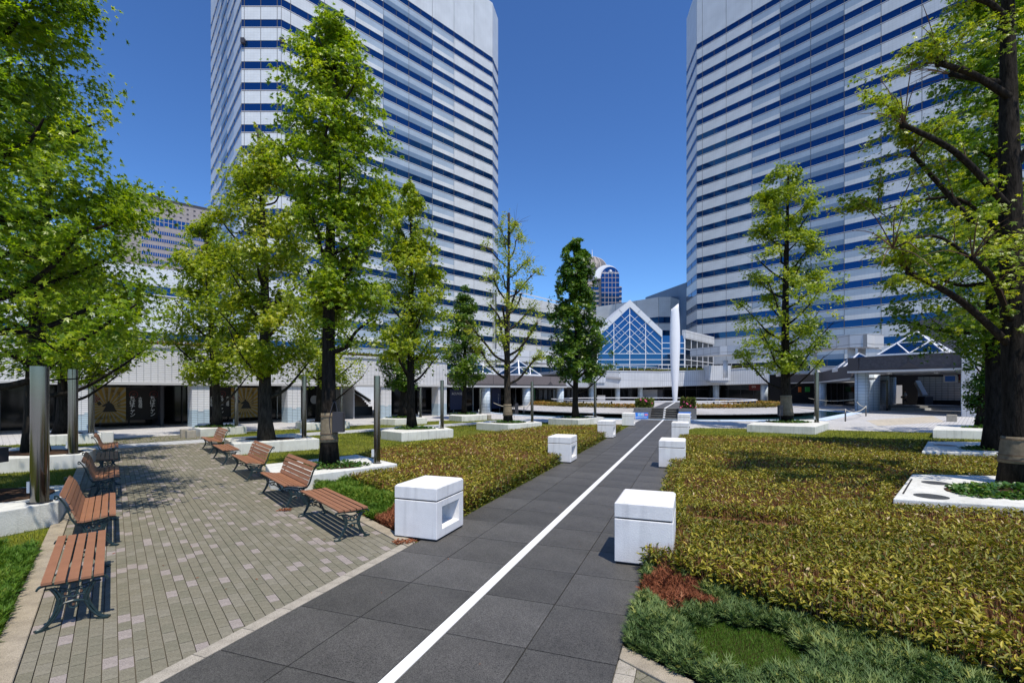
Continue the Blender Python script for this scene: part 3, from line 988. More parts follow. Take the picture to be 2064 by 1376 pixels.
b = MB(); arch_prism(b, xt_(1199), xt_(1248.8), zt_(556), zt_(533), Yt + 1.01, Yt + 26, zt_(560)); b.obj('vault_roof', M['alu_white'], dt)
b = MB(); arch_prism(b, xt_(1191), xt_(1236), zt_(550), zt_(525), Yt + 10, Yt + 26.5, zt_(560)); b.obj('vault_roof', M['alu_white'], dt)
b = MB()
for k in range(24):
    z = zt_(549) - 3.5 * k
    b.box(xt_(1212.3), xt_(1248), Yt - .12, Yt - .005, z - .35, z, 0)
for k in range(1, 5): b.box(xt_(1212 + 7.2 * k) - .12, xt_(1212 + 7.2 * k) + .12, Yt - .1, Yt - .004, 0, zt_(545), 0)
b.obj('floor_band', M['tan_wall'], dt)
b = MB(); b.box(xt_(1212), xt_(1248), Yt + 1.1, Yt + 24, 0, zt_(559)); b.obj('core_wall', M['tan_wall'], dt)
b = MB(); b.sphere((xt_(1204), Yt + 16, zt_(536)), xt_(1204 + 28) - xt_(1204), 24, 16, 0, 1.02); b.obj('dome', M['dome_grey'], dt, smooth=True)
b = MB(); c = Vector((xt_(1204), Yt + 16, zt_(536))); rr_d = xt_(1204 + 28) - xt_(1204)
for az in (-2.75, -1.9, -1.57, -1.2, -.35):
    b.tube([c + Vector((math.cos(az) * math.sin(th), math.sin(az) * math.sin(th), math.cos(th) * 1.02)) * (rr_d + .1) for th in np.linspace(.02, 1.5, 10)], .42 if abs(az + 1.57) > .01 else .8, 5)
b.obj('dome_rib', M['tan_wall'], dt)
b = MB(); b.tube([(xt_(1201), Yt + 16, zt_(509)), (xt_(1201), Yt + 16, zt_(490))], [.35, .12], 6); b.tube([(xt_(1201), Yt + 16, zt_(508.5)), (xt_(1201), Yt + 16, zt_(505))], .9, 6); b.obj('antenna', M['alu_white'], dt)


def text_mb(body, size, extr=0.0):
    """lettering as mesh data in the x-z plane, centred"""
    c = bpy.data.curves.new('lettering', 'FONT'); c.body = body; c.size = size; c.align_x = 'CENTER'; c.align_y = 'CENTER'
    c.space_line = 0.82
    c.resolution_u = 2
    o = bpy.data.objects.new('lettering', c); COL.objects.link(o)
    dg = bpy.context.evaluated_depsgraph_get()
    me = bpy.data.meshes.new_from_object(o.evaluated_get(dg))
    bpy.data.objects.remove(o)
    me.materials.clear()
    v = [0.0] * (3 * len(me.vertices)); me.vertices.foreach_get('co', v)
    w = []
    for i in range(0, len(v), 3): w += [v[i], 0.0, v[i + 1]]
    me.vertices.foreach_set('co', w); me.update()
    return me


def text(body, size, mat, parent, loc, rz=0.0, name='lettering'):
    me = text_mb(body, size); me.materials.append(mat)
    return link(name, me, parent, loc, rz)


text('MANHATTAN', 1.8, M['print_white'], dt, (xt_(1230.5) - 65, -.25, zt_(550.5)))
b = MB(); b.sphere((xt_(1230.5), Yt - .15, zt_(546.5)), 1.0, 8, 6); b.obj('emblem', M['print_white'], dt)

# ---- glass gable (atrium)
Ya = 104.0
at_ = empty('glass_gable_hall', (24, 104, 0))
tag(at_, 'glass fronted gable hall with white raking edge and chevron glazing bars behind the spindle', 'building')
def xa(px): return (px - CX) * Ya / F
def za(py): return HC + (H0 - py) * Ya / F
xl, xr, xm = xa(1204), xa(1334), xa(1269)
zb, ze, zp = za(745), za(666), za(604.7)
xgi, zgi = xa(1269), za(619)
sl = (zp - ze) / (xr - xm)
b = MB()
# raking white edge: two slanted slabs, and the verge returns
for sg in (-1, 1):
    o0 = (xm, zp); o1 = (xm + sg * (xr - xm), ze); i0 = (xm, zgi); i1 = (xm + sg * (xr - xm), ze - (zp - zgi))
    v = [(p[0], y, p[1]) for y in (Ya - .35, Ya + 18) for p in (o0, o1, i1, i0)]
    f = [(0, 1, 2, 3), (7, 6, 5, 4), (0, 4, 5, 1), (1, 5, 6, 2), (2, 6, 7, 3), (3, 7, 4, 0)]
    b.add(v, f)
b.obj('gable_edge', M['alu'], at_)
b = MB()
for sg in (-1, 1):
    for t in (.33, .66):
        x = xm + sg * (xr - xm) * t; z = zp - sl * (xr - xm) * t
        b.bar((x, Ya - .37, z), (x + sg * -.62, Ya - .37, z - .62 * 1.0), .06, .03)
b.obj('panel_seam', M['shadow_gap'], at_)
b = MB(); b.add([(xm, Ya, zgi), (xl, Ya, ze - (zp - zgi)), (xl, Ya, zb), (xr, Ya, zb), (xr, Ya, ze - (zp - zgi))], [(0, 1, 2, 3, 4)])
b.add([(xr, Ya + .02, zb), (xr + 4.7, Ya + .02, zb), (xr + 4.7, Ya + .02, za(676)), (xr, Ya + .02, za(676))], [(0, 1, 2, 3)])
b.obj('glazing', M['glass_atrium'], at_)
bw_ = .13
def gtop(x): return zgi - abs(x - xm) * sl
zh = za(712.6)
vb = MB()
for px in (1204, 1237, 1269, 1301, 1334):
    x = xa(px); vb.box(x - bw_ / 2, x + bw_ / 2, Ya - .16, Ya - .01, zb, gtop(x) - .02)
for x in (xr + 2.3, xr + 4.7):
    vb.box(x - bw_ / 2, x + bw_ / 2, Ya - .16, Ya - .01, zb, za(668))
vb.obj('mullion', M['alu_white'], at_)
hb = MB()
for py in (712.6, 724.6, 734.4, 743):
    hb.box(xl, xr + 4.7, Ya - .19, Ya - .161, za(py) - .06, za(py) + .06)
for py in (691, 702): hb.box(xr, xr + 4.7, Ya - .19, Ya - .161, za(py) - .06, za(py) + .06)
hb.obj('transom', M['alu_white'], at_)
cb = MB()
yb = Ya - .08
for sg in (-1, 1):
    W = xr - xm
    # bars parallel to the rake
    for k in range(1, 9):
        dz = 1.5 * k
        x_end = min(W, (zgi - dz - zh) / sl)
        if x_end > .3: cb.bar((xm, yb, zgi - dz), (xm + sg * x_end, yb, zgi - dz - sl * x_end), .10, .09)
    # crossing bars
    for x0 in (W * .27, W * .5, W * .75):
        z0 = zgi - sl * x0 - .05
        x1 = max(0.0, x0 - (z0 - zh) / sl)
        cb.bar((xm + sg * x0, yb - .06, z0), (xm + sg * x1, yb - .06, z0 - sl * (x0 - x1)), .10, .05)
    # small chevrons round the side mullions
    xc = W * .5
    for k in range(1, 5):
        z0 = zgi - sl * xc - 1.17 * k
        if z0 > zh:
            dx = min(W * .5, (z0 - zh) / sl)
            cb.bar((xm + sg * xc, yb - .1, z0), (xm + sg * (xc - dx * .45), yb - .1, z0 - sl * dx * .45), .08, .03)
cb.obj('glazing_bar', M['alu_white'], at_)
# side glass house to the right of the gable with pale head band
b = MB(); s0_ = Vector((xr + 4.8, Ya)); s1_ = D(1437, 740, 118).xy
L_, a_ = face_dir(s0_, s1_)
b.box(0, L_, 0, .3, 4.4, 13.0, 0); b.at('glazing', M['glass_dark'], (s0_.x - 24, 0, 0), a_, at_)
b = MB(); b.box(-.2, L_ + .2, -.25, .5, 13.0, 14.8); b.at('head_band', M['alu_seam'], (s0_.x - 24, 0, 0), a_, at_)
b = MB()
for k in range(6): b.box(k * L_ / 5 - .07, k * L_ / 5 + .07, -.12, -.01, 4.4, 13.0)
for z in (6.5, 8.6, 10.8): b.box(0, L_, -.16, -.121, z - .06, z + .06)
b.at('mullion', M['alu_white'], (s0_.x - 24, 0, 0), a_, at_)
b = MB(); b.prism([(xl + .3, Ya + .6), (xr + 4, Ya + .6), (s1_.x, s1_.y + 1), (xr, Ya + 30), (xl, Ya + 30)], 4.4, ze - 1.5); b.obj('core_wall', M['black'], at_)

# ---- left arcade with white louvre-tile fascia
N0 = -34.0
arc = empty('shop_arcade', (ar(N0, 8).x, ar(N0, 8).y, 0))
tag(arc, 'long white tiled arcade with dark shop fronts and square pillars along the left side', 'building')
AO = ar(N0, 0)
def arc_part(b, nm, mats, smooth=False): return b.at(nm, mats, (AO.x - arc.location.x, AO.y - arc.location.y, 0), ANG_A, arc, smooth)
b = MB(); b.box(-16, 27.55, 0, .35, 2.66, 4.62); arc_part(b, 'fascia', M['arcade_tile'])
b = MB(); b.box(-16, 27.7, -.08, .4, 4.62, 4.78); arc_part(b, 'coping', M['alu'])
b = MB(); b.box(-16, 27.6, -.06, 6, 2.5, 2.659); arc_part(b, 'soffit', M['soffit'])
b = MB(); b.box(-16, 27.55, .4, 26, 4.3, 4.5); arc_part(b, 'roof', M['grey_wall'])
for s in (-8, -2.4, 3.28, 8.74, 14.3, 21.5, 27.1):
    b = MB(); w = .46
    b.box(s - w, s + w, .06, .98, 1.02, 2.2, 0); b.box(s - w, s + w, .06, .98, 0, 1.02, 1)
    b.box(s - w, s + w, .06, .98, 2.2, 2.5, 0)
    b.box(s - .14, s + .14, .045, .0599, .92, 1.06, 0)
    arc_part(b, 'pillar', [M['arcade_tile'], M['arcade_blue']])
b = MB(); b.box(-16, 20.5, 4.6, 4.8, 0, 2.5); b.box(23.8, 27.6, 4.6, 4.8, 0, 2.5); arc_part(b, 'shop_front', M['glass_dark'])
b = MB()
for s in [-15 + 1.4 * k for k in range(26)]: b.box(s - .03, s + .03, 4.5, 4.59, 0, 2.5)
arc_part(b, 'shop_mullion', M['dark_box'])
for s in (14.9, 16.6, 18.2): 
    b = MB(); b.box(s - .02, s + .02, 4.44, 4.5, .1, 1.9); arc_part(b, 'door_handle', M['alu'])
b = MB(); b.box(19.2, 19.3, 0.98, 4.6, 0, 2.5); arc_part(b, 'side_wall', M['grey_wall'])
b = MB(); b.box(7.2, 7.35, 2.4, 4.6, 0, 2.5); arc_part(b, 'side_wall', M['dark_box'])
for (s, z, w_, h_) in ((17.0, 1.25, .22, .3), (18.9, 1.5, .3, .42), (19.4, 1.45, .2, .36), (19.0, 1.05, .22, .3)):
    b = MB(); b.box(s - w_ / 2, s + w_ / 2, 4.47, 4.495, z, z + h_); arc_part(b, 'notice', M['print_white'])
b = MB(); b.tube([(17.75, 4.46, 1.45), (17.75, 4.49, 1.45)], .33, 20); arc_part(b, 'round_door_emblem', M['grey_wall'])
b = MB()
for k in range(60): b.box(-16 + .73 * k - .02, -16 + .73 * k + .02, 2.4, 2.44, 4.78, 5.2)
b.box(-16, 27.5, 2.39, 2.45, 5.2, 5.25); b.box(-16, 27.5, 2.4, 2.44, 5.0, 5.03)
arc_part(b, 'roof_railing', M['alu'])
for k in range(2):
    b = MB(); b.tube([(6 + k * 1.2, 2.0, 4.8), (6 + k * 1.2, 2.0, 5.35)], .05, 6); b.sphere((6 + k * 1.2, 2.0, 5.42), .28, 10, 6, 0, .35); arc_part(b, 'roof_light', M['alu_white'])
# stairs seen through the opening
for k in range(9):
    b = MB(); b.box(20.7, 23.6, 6.0 + .32 * k, 6.32 + .32 * k, .55 + .0, .55 + .19 * (k + 1)); arc_part(b, 'stair', M['tan_step'])
b = MB(); b.box(20.6, 23.7, 5.8, 5.99, 0, .75); b.bar((21.1, 5.9, 2.7), (23.5, 5.9, 1.2), .35, .08); arc_part(b, 'stair_wall', M['dark_box'])
b = MB(); b.bar((21.1, 5.75, 2.75), (23.5, 5.75, 1.3), .07, .07); b.bar((21.1, 5.75, 2.45), (23.5, 5.75, 1.0), .05, .05); arc_part(b, 'handrail', M['alu_white'])

# ---- brown stone arcade (centre left) with round pillars
ab = empty('shop_arcade', (ar(N0, 36).x, ar(N0, 36).y, 0))
tag(ab, 'arcade with flat brown stone fascia and round tiled pillars, right of the white tiled arcade', 'building')
def ab_part(b, nm, mats, smooth=False): return b.at(nm, mats, (AO.x - ab.location.x, AO.y - ab.location.y, 0), ANG_A, ab, smooth)
js = [27.65, 30.4, 33.2, 36.1, 39.0, 41.8, 44.6]
for k in range(6):
    b = MB(); b.box(js[k] + .025, js[k + 1] - .025, -.02, .3, 2.78, 3.68); ab_part(b, 'fascia_panel', M['brown_stone'])
for s in (30.4, 36.1, 41.8):
    b = MB(); v = [(s - .45, -.06, 2.78), (s + .45, -.06, 2.78), (s, -.06, 3.12), (s - .45, -.021, 2.78), (s + .45, -.021, 2.78), (s, -.021, 3.12)]
    b.add(v, [(0, 1, 2), (0, 2, 5, 3), (2, 1, 4, 5)]); ab_part(b, 'notch_motif', M['smooth_dark'])
b = MB(); b.box(27.62, 44.7, -.05, .32, 2.64, 2.779); ab_part(b, 'fascia_edge', M['smooth_dark'])
b = MB(); b.box(27.62, 44.7, -.07, 6, 2.48, 2.639); ab_part(b, 'soffit', M['soffit'])
b = MB(); b.box(27.62, 44.7, .31, 14, 3.3, 3.5); ab_part(b, 'roof', M['grey_wall'])
for s in (32.7, 38.5, 44.2):
    b = MB(); b.tube([(s, .5, 0), (s, .5, 2.48)], .42, 20); ab_part(b, 'pillar', M['pillar_tile'], True)
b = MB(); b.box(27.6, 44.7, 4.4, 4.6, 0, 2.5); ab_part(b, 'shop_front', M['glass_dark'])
b = MB()
for s in [28 + 1.3 * k for k in range(13)]: b.box(s - .03, s + .03, 4.3, 4.39, 0, 2.5)
ab_part(b, 'shop_mullion', M['alu'])
b = MB(); b.box(34, 44.7, 6.2, 6.5, 3.5, 4.75); ab_part(b, 'back_wall', M['rib_tile'])


def pyramid(name, label, c, half, z0, h, rz, group='glass skylights on the arcade roofs', sub=True):
    r = empty(name, (c[0], c[1], z0), rz)
    tag(r, label, 'skylight', group)
    cs = [(-half, -half), (half, -half), (half, half), (-half, half)]
    ap = Vector((0, 0, h))
    g = MB()
    for i in range(4):
        a, b_ = cs[i], cs[(i + 1) % 4]; g.add([(a[0], a[1], 0), (b_[0], b_[1], 0), tuple(ap)], [(0, 1, 2)])
    g.at('glazing', M['glass_blue'], (0, 0, 0), 0, r)
    f = MB()
    for i in range(4):
        a = Vector((*cs[i], 0)); b_ = Vector((*cs[(i + 1) % 4], 0))
        f.bar(a, b_, .13, .13); f.bar(a, ap, .12, .12)
        m1, m2, m3 = (a + ap) / 2, (b_ + ap) / 2, (a + b_) / 2
        off = Vector(((a + b_).x, (a + b_).y, 0)).normalized() * .03 + Vector((0, 0, .03))
        f.bar(m1 + off, m2 + off, .09, .08); f.bar(m1 + off, m3 + off, .09, .08); f.bar(m2 + off, m3 + off, .09, .08)
    f.at('frame', M['alu_white'], (0, 0, 0), 0, r)
    k = MB(); k.box(-half - .1, half + .1, -half - .1, half + .1, -.35, -.02); k.at('upstand', M['alu'], (0, 0, 0), 0, r)
    return r


q = ar(N0 - 3.0, 33.0); pyramid('skylight', 'glass pyramid skylight with white frame over the brown arcade, left of the bare pollarded trunk', q, 1.75, 3.85, 1.7, ANG_A)
q = ar(N0 - 3.0, 40.0); pyramid('skylight', 'glass pyramid skylight with white frame over the brown arcade, right of the bare pollarded trunk', q, 1.75, 3.85, 1.6, ANG_A)
q = D(1612, 744, 76); pyramid('skylight', 'glass pyramid skylight with white bars beside the trunk of the tree by the pond', q, 1.95, 5.0, 2.0, R(-8))
q = D(1731, 742, 58); pyramid('skylight', 'glass pyramid skylight half hidden behind the end of the dark passage fascia', q, 2.1, 4.75, 1.75, R(-20))
q = D(1848, 700, 46.5); pyramid('skylight', 'large glass pyramid skylight with white bars above the dark passage roof', q, 2.45, 5.5, 2.2, R(-52))

# ---- curved white arcade in the centre
cen = empty('shop_arcade', (28, 88, 0))
tag(cen, 'pale ribbed curved arcade behind the white spindle, with dark shops under it', 'building')
cpts = [(5.95, 56.0), (11.4, 72.0), (19.4, 90.0), (29.0, 97.0), (41.5, 99.0), (48.5, 94.0)]
czb = [2.66, 2.68, 2.72, 2.95, 3.35, 3.55]
for i in range(5):
    p0, p1 = Vector(cpts[i]), Vector(cpts[i + 1])
    L_, a_ = face_dir(p0, p1)
    b = MB()
    za0, za1 = czb[i], czb[i + 1]
    zt0, zt1 = (4.85, 5.0, 5.6, 5.75, 6.2, 6.6)[i], (4.85, 5.0, 5.6, 5.75, 6.2, 6.6)[i + 1]
    b.prism([(0, 0), (L_, 0), (L_, .5), (0, .5)], [za0, za1, za1, za0], [zt0, zt1, zt1, zt0])
    b.at('fascia', M['rib_tile'], (p0.x - 28, p0.y - 88, 0), a_, cen)
    b = MB(); b.prism([(0, -.08), (L_, -.08), (L_, .55), (0, .55)], [zt0, zt1, zt1, zt0], [zt0 + .14, zt1 + .14, zt1 + .14, zt0 + .14])
    b.at('coping', M['alu'], (p0.x - 28, p0.y - 88, 0), a_, cen)
    b = MB(); b.prism([(0, .01), (L_, .01), (L_, 5.5), (0, 5.5)], [za0 - .12, za1 - .12, za1 - .12, za0 - .12], [za0 - .002, za1 - .002, za1 - .002, za0 - .002])
    b.at('soffit', M['soffit'], (p0.x - 28, p0.y - 88, 0), a_, cen)
    b = MB(); b.box(-1.5, L_ + 1.5, 4.6, 4.8, 0, 3.4); b.at('shop_front', M['glass_dark'], (p0.x - 28, p0.y - 88, 0), a_, cen)
    b = MB()
    for k in range(int(L_ / 2.4)): b.box(2.4 * k + .5, 2.4 * k + .58, 4.5, 4.59, 0, 3.3)
    b.box(0, L_, 4.5, 4.59, 2.35, 2.45)
    b.at('shop_mullion', M['dark_box'], (p0.x - 28, p0.y - 88, 0), a_, cen)
    b = MB(); b.box(0.2, L_ - .2, .8, 2.0, max(zt0, zt1) + .1, max(zt0, zt1) + .55)
    b = MB(); b.box(0, L_, .7, .76, max(zt0, zt1) + .9, max(zt0, zt1) + .97)
    for k in range(int(L_ / 2)): b.box(2 * k, 2 * k + .06, .7, .76, max(zt0, zt1), max(zt0, zt1) + .9)
    b.at('roof_railing', M['alu'], (p0.x - 28, p0.y - 88, 0), a_, cen)
for (px, y, rr) in ((1193, 72.5, .38), (1246, 91, .45), (1292, 97, .5), (1446, 100, .6), (1544, 95, .65)):
    x = (px - CX) * y / F
    b = MB(); b.tube([(x - 28, y + .7 - 88, 0), (x - 28, y + .7 - 88, 3.3)], rr, 20); b.at('pillar', M['pillar_tile'], (0, 0, 0), 0, cen, True)
for (px, y, w_, zl, zh_) in ((1204, 71.5, 1.05, 3.25, 5.35), (1446, 97.5, 2.1, 4.1, 7.0)):
    x = (px - CX) * y / F
    b = MB(); b.box(x - w_ - 28, x + w_ - 28, y - 1.2 - 88, y + 1.6 - 88, zl, zh_); b.box(x - w_ * .8 - 28, x + w_ * .8 - 28, y - 1.0 - 88, y + 1.6 - 88, zl - .35, zl - .002)
    b.at('bay_box', M['rib_tile'], (0, 0, 0), 0, cen)
b = MB(); b.prism([(p[0], p[1]) for p in [(6.5, 57), (12, 73), (20, 90.6), (29, 97.6), (41.5, 99.6), (48.5, 94.6), (60, 120), (20, 130), (-10, 100)]], 4.2, 4.5); b.obj('terrace', M['grey_wall'], cen)
for (px, y, w_, h_, z, mt) in ((1310, 100.5, 3.0, 1.9, .4, 'grey_wall'), (1212, 75.5, 1.2, 1.0, .4, 'grey_wall'), (1488, 102, 1.6, 2.2, .3, 'red'), (1330, 101, 1.2, 1.8, .5, 'dark_box')):
    x = (px - CX) * y / F
    b = MB(); b.box(x - w_ / 2 - 28, x + w_ / 2 - 28, y - 88, y + .2 - 88, z, z + h_); b.at('shop_display', M[mt], (0, 0, 0), 0, cen)

# ---- right: dark split-stone arcade
rd = empty('shop_arcade', (40, 72, 0))
tag(rd, 'arcade with dark split stone fascia curving between the white arcade and the covered passage', 'building')
rpts = [(48.6, 93.5), (44.4, 71.0), (34.6, 50.6)]
for i in range(2):
    p0, p1 = Vector(rpts[i]), Vector(rpts[i + 1]); L_, a_ = face_dir(p0, p1)
    n_ = 2
    for k in range(n_):
        b = MB(); b.box(L_ * k / n_ + .03, L_ * (k + 1) / n_ - .03, 0, .4, 3.62, 4.8); b.at('fascia_panel', M['rough_dark'], (p0.x - 40, p0.y - 72, 0), a_, rd)
    b = MB(); b.box(0, L_, -.06, .42, 3.45, 3.619); b.at('fascia_edge', M['smooth_dark'], (p0.x - 40, p0.y - 72, 0), a_, rd)
    b = MB(); b.box(0, L_ - .4 * i, -.07, 5.2 - 3.0 * i, 3.3, 3.449); b.at('soffit', M['soffit'], (p0.x - 40, p0.y - 72, 0), a_, rd)
    b = MB(); b.box(0, L_ - 6 * i, .41, 9, 4.4, 4.6); b.at('roof', M['grey_wall'], (p0.x - 40, p0.y - 72, 0), a_, rd)
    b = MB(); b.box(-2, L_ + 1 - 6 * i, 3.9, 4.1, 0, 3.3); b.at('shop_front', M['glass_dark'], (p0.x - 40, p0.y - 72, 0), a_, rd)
    b = MB()
    for k in range(int(L_ / 2) - 3 * i): b.box(2 * k + .3, 2 * k + .38, 3.8, 3.89, 0, 3.3)
    b.at('shop_mullion', M['dark_box'], (p0.x - 40, p0.y - 72, 0), a_, rd)
    b = MB(); b.box(0, L_ - 5 * i, 5.4, 5.8, 4.6, 5.9); b.at('back_wall', M['rib_tile'], (p0.x - 40, p0.y - 72, 0), a_, rd)
for (px, y, rr) in ((1658, 72.5, .5),):
    x = (px - CX) * y / F
    b = MB(); b.tube([(x - 40, y - 72, 0), (x - 40, y - 72, 3.3)], rr, 20); b.at('pillar', M['pillar_tile'], (0, 0, 0), 0, rd, True)

# ---- covered passage at the right
pa = empty('covered_passage', (38, 48, 0))
tag(pa, 'covered passage under a heavy dark split stone fascia with tiled pillars, right of the pond', 'building')
f0 = Vector((33.0, 48.6)); f1 = Vector((37.5, 41.3)); L_, a_ = face_dir(f0, f1)
def pa_part(b, nm, mats, smooth=False): return b.at(nm, mats, (f0.x - 38, f0.y - 48, 0), a_, pa, smooth)
b = MB(); b.box(.9, L_ * .56, 0, .6, 4.25, 5.3); pa_part(b, 'fascia_panel', M['rough_dark'])
b = MB(); b.box(L_ * .56 + .05, L_, 0, .6, 4.25, 5.3); pa_part(b, 'fascia_panel', M['rough_dark'])
b = MB(); b.box(-.1, .85, -.03, .6, 4.1, 5.35); b.box(L_ * .56, L_ * .56 + .05, -.03, .5, 4.25, 5.3); b.box(.85, L_, -.05, .62, 4.05, 4.249); b.box(.85, L_, -.05, .62, 5.301, 5.38)
s = L_ * .56 + .02; b.add([(s - .75, -.09, 4.2), (s + .75, -.09, 4.2), (s, -.09, 4.7), (s - .75, -.03, 4.2), (s + .75, -.03, 4.2), (s, -.03, 4.7)], [(0, 1, 2), (0, 2, 5, 3), (2, 1, 4, 5)])
pa_part(b, 'fascia_edge', M['smooth_dark'])
b = MB(); b.box(-.12, L_, -.08, 13, 3.88, 4.049); pa_part(b, 'soffit', M['soffit'])
b = MB(); b.box(-.1, L_, .7, 13, 4.9, 5.1); pa_part(b, 'roof', M['grey_wall'])
b = MB(); b.box(L_ + .02, L_ + 1.0, -.25, 3.0, 0, 6.75); pa_part(b, 'end_pier', M['arcade_tile'])
b = MB(); b.box(L_ + 1.02, L_ + 16, .8, 1.4, 0, 5.2); pa_part(b, 'garden_wall', M['arcade_tile'])
b = MB(); b.box(L_ - .3, L_, .7, 30, 0, 3.88); pa_part(b, 'side_wall', M['pillar_tile'])
b = MB(); b.box(-26, L_, 30, 30.3, 0, 4.9); pa_part(b, 'end_wall', M['black'])
b = MB(); q0 = Vector((51.2, 62.6)); q1 = Vector((58.0, 59.6)); Lq, aq = face_dir(q0, q1)
b.box(0, Lq, 0, .3, .95, 3.85); b.at('stair_wall', M['brick_tan'], (q0.x - 38, q0.y - 48, 0), aq, pa)
b = MB(); b.box(0, Lq, -.3, .3, 0, .949); b.at('stair_base', M['black'], (q0.x - 38, q0.y - 48, 0), aq, pa)
b = MB(); b.bar((49.4 - 38, 60.5 - 48, 3.2), (48.9 - 38, 58.8 - 48, 1.5), .5, .5); b.at('escalator_side', M['alu_white'], (0, 0, 0), 0, pa)
b = MB(); b.box(48.4 - 38, 49.4 - 38, 58.2 - 48, 59.2 - 48, 0, 1.45); b.at('escalator_base', M['dark_box'], (0, 0, 0), 0, pa)
for (px, y, rr) in ((1737, 49.0, .58), (1761, 54, .58), (1781, 59.5, .55), (1797, 65, .5)):
    x = (px - CX) * y / F
    b = MB(); b.tube([(x - 38, y - 48, 0), (x - 38, y - 48, 3.88)], rr, 24); b.at('pillar', M['pillar_tile'], (0, 0, 0), 0, pa, True)
for (px, y, w_, h_, z, mt) in ((1810, 70, 1.2, 2.6, .3, 'grey_wall'), (1826, 71, .5, 3.0, .3, 'alu_white'), (1833, 70.6, .3, 3.0, .3, 'alu')):
    x = (px - CX) * y / F
    b = MB(); b.box(x - w_ / 2 - 38, x + w_ / 2 - 38, y - 48, y + .2 - 48, z, z + h_); b.at('lift_panel', M[mt], (0, 0, 0), 0, pa)
b = MB(); b.box(41.8 - 38, 50 - 38, 54.6 - 48, 58.2 - 48, 0, .5); b.box(41.4 - 38, 50 - 38, 54.2 - 48, 54.599 - 48, 0, .25); b.at('raised_landing', M['walk_tile'], (0, 0, 0), 0, pa)
for (s, d) in ((2.6, 2.0), (5.6, 4.0)):
    b = MB(); b.sphere((s, d, 3.82), .22, 12, 8, 0, .6); pa_part(b, 'ceiling_camera', M['soffit'])
b = MB(); b.box(L_ - 4.7, L_ - 3.6, 11.0, 11.12, 3.0, 3.75, 0); pa_part(b, 'hanging_sign', M['print_white'])
b = MB(); b.box(L_ - 4.55, L_ - 3.75, 10.97, 10.999, 3.1, 3.65, 0); pa_part(b, 'sign_print', M['sign_blue'])
b = MB(); b.box(L_ - 3.5, L_ - 3.0, 11.0, 11.12, 2.95, 3.75, 0); pa_part(b, 'hanging_sign', M['red'])

# brown ribbed block behind the passage
br_ = empty('ribbed_block', (56, 62, 5.2)); tag(br_, 'brown ribbed cladding block rising behind the big skylight at the right', 'building')
p0 = D(1834, 660, 60).xy; p1 = D(1990, 660, 50).xy; L_, a_ = face_dir(p0, p1)
b = MB(); b.box(0, L_, 0, 8, 5.2, 9.6); b.at('wall', M['brown_rib'], (p0.x - 56, p0.y - 62, -5.2), a_, br_)
b = MB(); b.box(-.1, L_, -.1, 8, 9.6, 10.4); b.at('parapet', M['brown_stone'], (p0.x - 56, p0.y - 62, -5.2), a_, br_)

# ---- roof-terrace canopy, a pale zigzag walkway
cn = empty('terrace_canopy', (38, 78, 0)); tag(cn, 'pale metal clad terrace canopy on round columns in front of the right tower', 'canopy')
cp = [D(1391, 700, 97).xy, D(1451, 700, 87).xy, D(1466, 700, 86).xy, D(1590, 690, 76).xy, D(1664, 680, 65).xy, D(1712, 675, 60).xy, D(1748, 675, 58.5).xy, D(1777, 680, 64).xy]
czt = [10.3, 9.9, 9.9, 9.5, 9.2, 8.9, 8.85, 9.0]
for i in range(7):
    p0, p1 = cp[i], cp[i + 1]; L_, a_ = face_dir(p0, p1)
    b = MB(); b.prism([(0, 0), (L_, 0), (L_, 4 if i not in (6,) else .4), (0, 4 if i not in (6,) else .4)], [czt[i] - 1.55, czt[i + 1] - 1.55, czt[i + 1] - 1.55, czt[i] - 1.55], [czt[i], czt[i + 1], czt[i + 1], czt[i]])
    b.at('edge_panel', M['alu_seam'], (p0.x - 38, p0.y - 78, 0), a_, cn)
for (px, y) in ((1462, 88), (1570, 79), (1640, 70), (1716, 62.0), (1737, 63)):
    x = (px - CX) * y / F
    b = MB(); b.tube([(x - 38, y - 78, 4.4), (x - 38, y - 78, 7.5)], .42, 16); b.at('column', M['alu'], (0, 0, 0), 0, cn, True)
cl = empty('terrace_canopy', (0, 66, 0)); tag(cl, 'curved grey terrace canopy on the roof above the brown arcade', 'canopy')
lp = [D(925, 700, 62).xy, D(1010, 715, 64).xy, D(1070, 722, 67).xy, D(1130, 725, 72).xy]
for i in range(3):
    p0, p1 = lp[i], lp[i + 1]; L_, a_ = face_dir(p0, p1)
    b = MB(); b.box(0, L_, 0, 3.5, 6.0, 7.5); b.at('edge_panel', M['alu_seam'], (p0.x, p0.y - 66, 0), a_, cl)
for (px, y) in ((960, 64.5), (1060, 68), (1120, 73)):
    b = MB(); x = (px - CX) * y / F; b.tube([(x, y - 66, 3.4), (x, y - 66, 6.0)], .3, 12); b.at('column', M['alu'], (0, 0, 0), 0, cl, True)

